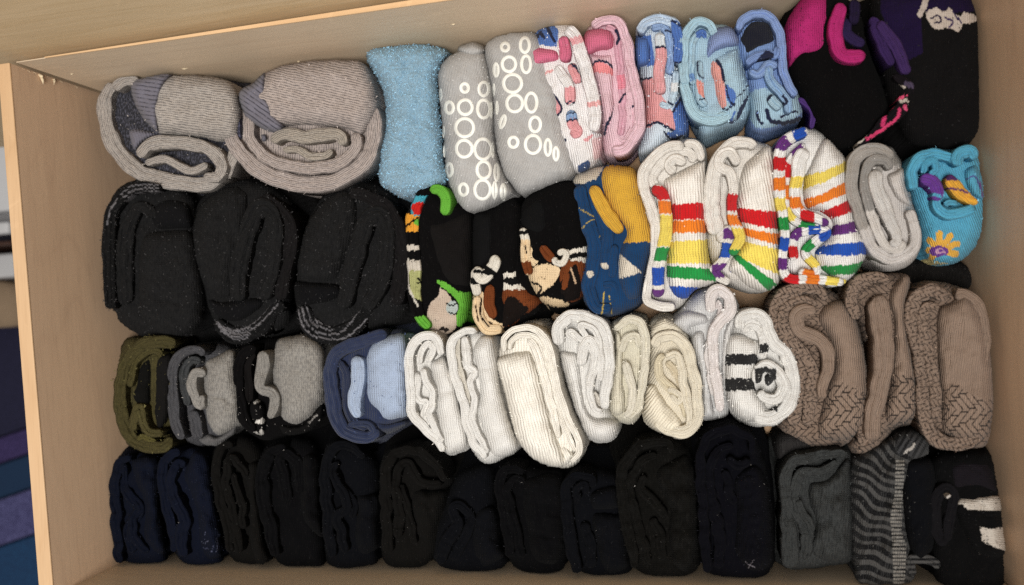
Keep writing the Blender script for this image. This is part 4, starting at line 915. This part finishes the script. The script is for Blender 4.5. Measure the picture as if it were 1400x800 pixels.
TP = (150,129,114); TD = (142,121,106); LN = (44,36,32)
def herring(ang, per=9.0, amp=7.0, wl=24.0, th=.18):
    ca, sa = math.cos(radians(ang)), math.sin(radians(ang))
    def f(p):
        u = p[:,0]*ca + p[:,1]*sa; v = -p[:,0]*sa + p[:,1]*ca
        tri = np.abs(((u/wl) % 1)*2-1)
        a = ((v + tri*amp*2)/per) % 1 < th
        bcol = np.floor((v + tri*amp*2)/per)
        b = (((u + bcol*wl*.37)/(wl*.5)) % 1 < .09)
        return a | b
    return f
def taupe(label, outer, rings, legp, legdark, ang, ang2):
    sock(label, 'O', 'rib')
    body(outer, TD, z=.080, r=28, ang=ang, fine=True, fab='fine', paint=[('F', outer, herring(ang2), LN)])
    for p, w, z, her in rings:
        fold(p, w, TP, z=z, fine=True, fab='fine' if her else 'finerib', paint=[('F', "-50,0 1100,0 1100,900 -50,900", herring(ang2+20, 8, 5, 17), LN)] if her else None)
    body(legp, TP, z=.096, r=22, n='leg', ang=ang, fine=True, wr=.0005, fab='finerib', paint=[('F', legdark, herring(ang2, 9.5, 8, 40), LN)] if legdark else None)
taupe('taupe socks with black herringbone lines beside the black banded white pair',
  "60,220 75,160 130,110 200,105 280,125 350,170 390,240 420,370 432,500 425,620 380,690 300,730 210,730 140,690 100,640 130,560 150,440 90,330",
  [("150,640 160,540 170,430 130,350 95,270 85,200 120,145 190,120 250,130 275,165", [40,60,62,60,58,56,54,52,44,30], .088, True),
   ("200,640 215,540 225,440 190,370 140,310 110,240 130,190 190,170 235,195", [40,52,52,46,44,44,44,42,34], .090, True),
   ("235,205 190,205 160,235 180,285 240,310 280,360 280,430 260,500 265,540", [34,50,56,54,52,50,46,40,26], .096, False)],
  "240,240 270,180 340,170 385,235 420,370 432,500 425,620 380,680 300,700 240,680 245,600 270,500 300,420 290,330", "270,485 340,480 450,530 450,760 200,760 235,640 250,560", 86, 88)
taupe('taupe socks with black herringbone lines in the middle of the three taupe pairs',
  "340,140 360,90 420,65 500,65 580,70 590,130 575,230 610,400 625,560 600,630 530,660 480,740 430,765 375,745 365,690 420,600 425,420 400,250",
  [("390,240 370,150 400,95 470,80 515,95", [36,46,48,44,30], .092, True),
   ("410,720 430,660 445,560 460,440", [60,70,50,30], .086, True),
   ("455,700 450,620 470,520 490,420 490,300 470,180 460,150", [60,66,70,76,80,84,70], .096, False)],
  "505,150 560,75 592,90 580,180 590,320 615,450 622,570 590,625 520,640 490,600 505,500 520,380 525,250", "490,440 590,450 640,470 640,650 480,660 480,560", 86, 92)
taupe('taupe socks with black herringbone lines by the right drawer side',
  "575,200 600,120 660,95 740,105 810,135 860,190 890,300 905,450 905,620 880,710 800,740 710,735 650,690 625,560 610,400 580,290",
  [("735,155 670,130 610,170 600,250 625,360 640,480 645,590 680,680 760,710 850,690", [46,56,58,54,52,52,54,58,58,44], .090, True),
   ("700,200 660,190 640,230 655,330 675,430 690,520 690,620", [30,44,48,46,46,46,34], .092, True),
   ("760,150 800,150 850,200 870,300 870,400", [44,56,56,50,30], .088, False)],
  "690,210 740,170 800,140 855,200 885,300 903,450 903,600 870,690 780,700 710,660 700,540 690,400", "690,510 760,480 860,545 920,540 920,740 680,740", 96, 90)
sock('dark sock shape added as shade in the gap beneath the blue flower pair', 'X', 'dkwool', name='gap_shade_filler')  # added filler, low and near black so the gap reads as shadow
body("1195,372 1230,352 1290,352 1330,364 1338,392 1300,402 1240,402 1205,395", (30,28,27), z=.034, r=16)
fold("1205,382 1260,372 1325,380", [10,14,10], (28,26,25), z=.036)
# ---------- row 4
SP[0] = 2.0; NVS = (15,19,32); BKS = (14,14,15); BRS = (18,17,16); BLS = (12,13,17)
def plainsock(label, T, fab, c, outer, rings, leg, ang=88, speck=6, paint=None, legc=None, wr=.0008):
    sock(label, T, fab)
    body(outer, c, z=.072, r=26, ang=ang)
    for p, w, z in rings: fold(p, w, c, z=z, wob=1.6, lump=.0018)
    if leg: body(leg, legc or c, z=.090, r=20, n='leg', ang=ang, wr=wr*1.3, lump=.0026, fine=bool(paint), paint=paint)
    if speck: lint(speck)
plainsock('navy socks in the bottom left corner of the drawer', 'P', 'dark', NVS,
  "45,240 60,170 130,115 220,130 300,160 310,400 330,640 320,710 240,740 140,755 95,700 70,580 55,400",
  [("90,690 72,560 65,400 65,250 95,180 140,160", [40,54,56,56,50,36], .084), ("150,640 130,520 180,430 130,340 100,260 115,190", [44,56,60,56,46,32], .082), ("220,640 160,560 150,470 200,420", [40,50,46,34], .084)],
  "140,180 220,150 290,180 290,400 320,620 260,650 200,560 200,400 150,280", 88, 3)
plainsock('navy socks with faded pale flecks, second pair from the bottom left corner', 'P', 'dark', (17,21,35),
  "275,220 300,140 370,105 480,110 540,180 575,400 600,600 600,700 500,745 400,740 370,660 335,540 290,380",
  [("360,640 345,520 310,380 300,250 330,160 390,140", [34,50,54,54,50,36], .084), ("400,660 390,560 410,480 370,380 340,280 370,200 410,210", [50,64,66,60,54,46,34], .088)],
  "410,200 460,130 530,170 560,340 595,560 590,660 510,670 470,560 450,400 400,280", 82, 6,
  [('L', "486,584 512,590 530,578", 3, (92,96,118)), ('L', "512,540 508,572", 3, (84,88,112)), ('L', "566,560 572,600 566,632", 3, (88,92,116)), ('L', "498,612 530,622", 3, (70,74,98)), ('L', "540,640 552,606", 3, (80,84,108)), ('L', "576,540 582,556", 3, (80,84,108))])
plainsock('brownish black ribbed socks, third from the bottom left corner', 'P', 'dark', BRS,
  "535,180 570,100 640,50 730,60 800,130 800,300 830,560 850,680 760,725 660,700 620,600 590,420 545,280",
  [("640,640 620,500 585,360 565,230 590,130 650,90", [40,50,52,52,46,34], .086), ("680,640 660,500 630,380 610,260 640,170 690,220 720,260", [40,48,46,42,42,42,34], .088), ("700,520 690,400 650,250", [34,40,30], .086)],
  "700,230 740,180 790,200 780,340 810,560 830,680 760,700 720,560 720,400", 82, 4)
plainsock('black socks with a wide loose layer, below the black and grey heathered pair', 'P', 'dark', (11,11,13),
  "765,240 780,150 850,90 960,60 1050,90 1090,200 1090,420 1110,620 1110,730 1000,745 900,740 850,660 800,520 770,380",
  [("860,660 830,500 800,360 800,220 840,140 910,110", [44,66,70,70,60,40], .086), ("920,380 900,260 880,180 930,150 980,220 980,340", [50,60,56,54,52,40], .084)],
  "980,180 1030,140 1080,180 1080,380 1100,540 1070,560 1000,490 975,380", 88, 5)
sockx = [
 ('black crumpled socks below the navy and pale blue pair', 'Q', BLS, "75,170 110,90 200,70 300,130 360,220 360,420 350,600 350,700 240,745 150,760 90,700 80,520 75,330",
  [("120,660 110,520 95,380 90,220 130,120 200,110 290,160", [44,60,62,60,52,46,34], .086), ("190,640 170,540 150,450 200,410 170,320 130,250 150,180", [40,50,50,48,48,42,30], .088), ("230,460 220,380 170,300", [34,44,30], .084)],
  "235,350 290,340 355,350 355,480 345,620 260,650 225,560 240,450", 88),
 ('brown black ribbed socks with an open roll, below the first white pair', 'Q', BRS, "355,250 380,150 440,100 540,90 640,160 720,250 700,330 680,480 640,640 560,735 450,740 380,690 365,520 355,380",
  [("400,640 395,480 390,340 395,220 450,140 540,130 620,190 690,280", [50,60,60,56,50,48,44,34], .088), ("450,570 460,440 440,320 450,220 500,190 540,250 580,300 660,290", [46,56,52,46,44,44,42,30], .087), ("530,600 520,500 490,400 470,300", [30,40,40,28], .086)],
  "520,320 600,315 690,330 670,440 630,560 590,600 530,540 510,430", 88),
 ('black socks crushed low between ribbed black pairs, under the second white pair', 'Q', BLS, "620,560 680,400 740,260 830,210 920,220 940,360 960,560 1000,680 960,740 860,780 740,770 640,700",
  [("660,700 690,600 740,500 720,420 770,410 820,450", [50,64,66,54,48,36], .086), ("720,680 780,560 820,480 800,430", [44,54,50,34], .084)],
  "830,430 900,400 940,430 960,580 980,660 880,720 820,640 810,520", 86),
 ('black socks with a small curled top, under the long ivory pair', 'Q', (10,10,12), "940,280 970,220 1050,190 1160,220 1270,240 1290,400 1290,600 1280,740 1200,790 1080,780 1010,690 970,560 945,400",
  [("1010,660 1000,540 970,400 960,280 1010,220 1080,230", [44,58,60,56,48,34], .086), ("1070,660 1040,540 1010,420 990,320 1030,270 1080,290", [40,54,54,50,40,30], .086)],
  "1060,300 1140,250 1260,260 1280,400 1275,600 1230,700 1120,680 1080,520", 88),
]
for lb, T, c, o, rg, lg, an in sockx: plainsock(lb, T, 'dark', c, o, rg, lg, an, 5)
plainsock('black socks with a horizontal cuff crease, between small curled and cable knit black pairs', 'R', 'dark', BLS,
  "305,380 330,270 400,240 520,250 600,300 620,520 640,680 640,770 540,800 420,800 370,720 330,560",
  [("380,740 350,600 330,450 330,330 370,280 440,290 460,340", [44,60,62,58,50,44,34], .086), ("450,720 440,600 420,500", [50,60,40], .084), ("390,400 380,340 420,320 430,370", [26,34,34,26], .088)],
  "445,460 560,450 600,470 620,620 620,720 520,750 470,640", 86, 5)
body("450,350 560,320 585,400 570,438 460,448 435,400", BLS, z=.091, r=14, n='cuff')
plainsock('black cable knit socks under the cream roll', 'R', 'dkwool', (18,17,15),
  "570,240 600,150 680,95 780,85 870,120 930,200 960,380 960,600 950,740 870,800 720,800 650,720 610,560 580,400",
  [("660,720 630,560 600,400 595,260 650,160 740,120 820,130 840,165", [36,54,58,58,54,50,44,30], .088), ("720,700 680,560 640,420 630,300 690,210 760,180", [44,56,56,50,44,30], .086), ("800,470 740,400 690,340 700,280", [40,52,46,32], .088), ("790,680 770,560 740,480", [40,50,34], .086)],
  "740,270 820,200 900,180 945,280 955,480 950,640 900,740 830,700 800,560 810,440", 90, 10, wr=.0012)
plainsock('blue black socks dotted with pale flecks, under the black banded white pair', 'R', 'dark', (12,12,18),
  "938,160 960,80 1030,38 1120,30 1200,60 1245,140 1290,300 1310,500 1310,700 1260,800 1100,800 1000,760 970,600 955,380",
  [("1000,740 985,560 975,380 965,220 990,110 1070,65 1150,70 1210,120 1215,180", [40,50,50,50,50,46,46,40,28], .090), ("1050,720 1060,600 1040,480 1010,360 1010,230 1060,150 1120,140", [44,60,60,56,50,44,32], .087), ("1090,200 1140,230 1200,200", [36,46,32], .088), ("1130,420 1100,340 1080,260", [40,50,34], .086)],
  "1120,290 1220,220 1280,300 1305,500 1300,700 1200,740 1120,640 1130,440", 86, 40,
  [('L', "1180,690 1225,720", 3, (120,116,124)), ('L', "1220,685 1190,720 1180,730", 3, (120,116,124))])
plainsock('charcoal grey wrinkled socks below the first taupe pair', 'S', 'dkwool', (66,68,68),
  "88,300 100,230 180,195 300,180 410,190 420,400 425,600 410,690 300,715 200,735 120,730 85,650 95,460",
  [("140,720 130,580 120,440 110,320 150,240 240,215 340,200 385,215", [80,84,66,56,54,50,46,30], .088), ("200,690 210,560 170,470 150,380 180,300 280,280 350,240", [50,60,60,54,48,40,26], .087), ("240,560 200,480 170,410", [30,40,28], .089)],
  "215,330 290,310 400,220 418,400 422,600 400,680 280,690 220,640 240,520 210,430", 96, 6, wr=.0012)
body("60,150 100,100 180,110 260,170 180,200 110,225 80,230", (52,50,50), z=.074, r=14, n='toe')
# striped pair
sock('grey and black striped socks, one of a kind in the bottom row', 'S', 'knit')
SG = (78,77,76); SK = (12,12,15)
def wavybands(p):
    x = (p[:,0]-1163)/90; y = p[:,1]
    sl = np.clip(58 - (y-610)*.16, 24, 58)
    v = y - sl*x - 3*np.sin(x*6+y*.035) - 2*np.sin(y*.09+x*2) - 2*np.sin(x*13+y*.05)
    return (v/15.0) % 1 < .56 + .06*np.sin(y*.13)
def zig(p): return (p[:,1]/5.2) % 1 < .55
body("412,240 470,190 540,150 620,110 700,90 755,130 765,200 720,240 680,400 680,580 700,700 690,800 560,830 440,820 425,700 408,500", SG, z=.087, r=24, ang=95, fine=True, lump=.003, wr=.0014,
  paint=[('F', "300,50 800,50 800,850 300,850", wavybands, SK), ('F', "615,230 655,230 650,420 640,560 665,620 655,800 605,800 600,600 590,500 610,380", zig, (140,136,130))])
body("590,160 620,105 690,90 750,125 762,190 720,235 650,235 600,210", (60,60,62), z=.092, r=20, n='heel_patch', ang=60, fine=True, paint=[('F', "500,50 800,50 800,300 500,300", lambda p: ((p[:,0]+p[:,1]*.6)/9) % 1 < .5, SK), ('L', "640,240 660,200 700,160", 14, (180,174,168))])
fold("690,760 690,680 780,690 815,720", [40,46,46,36], SG, z=.082, fine=True, paint=[('F', "500,500 900,500 900,850 500,850", lambda p: (p[:,1]/7) % 1 < .5, SK)])
body("645,250 700,215 790,240 810,420 800,600 740,690 680,640 640,450", (13,14,18), z=.094, r=22, n='leg', fab='dark')
sock('black socks with two white bands in the bottom right corner', 'S', 'dark')
body("760,260 800,200 900,180 1000,180 1060,220 1085,330 1110,560 1120,760 1100,830 900,840 800,800 770,640 780,420", BKS, z=.080, r=26, ang=95)
fold("840,620 790,520 800,400 850,360 880,400 860,500 850,600", [50,70,70,56,52,56,40], (24,23,26), z=.090)
body("880,400 960,380 1085,390 1105,520 1118,650 1050,690 960,660 900,560 870,470", BKS, z=.092, r=18, n='leg', ang=4, fine=True, paint=[('P', "885,440 905,390 1100,394 1100,460 985,458 940,455 920,430", (206,198,188)), ('P', "1000,535 1050,545 1125,530 1130,648 1060,625 1010,600", (206,198,188))])
body("850,250 920,210 1040,230 1075,320 1070,385 960,375 880,390 840,330", (28,25,30), z=.090, r=22, n='cuff', ang=0)
fold("845,405 868,390", [12,16], (200,194,188), z=.097)
lint(12)

finish()
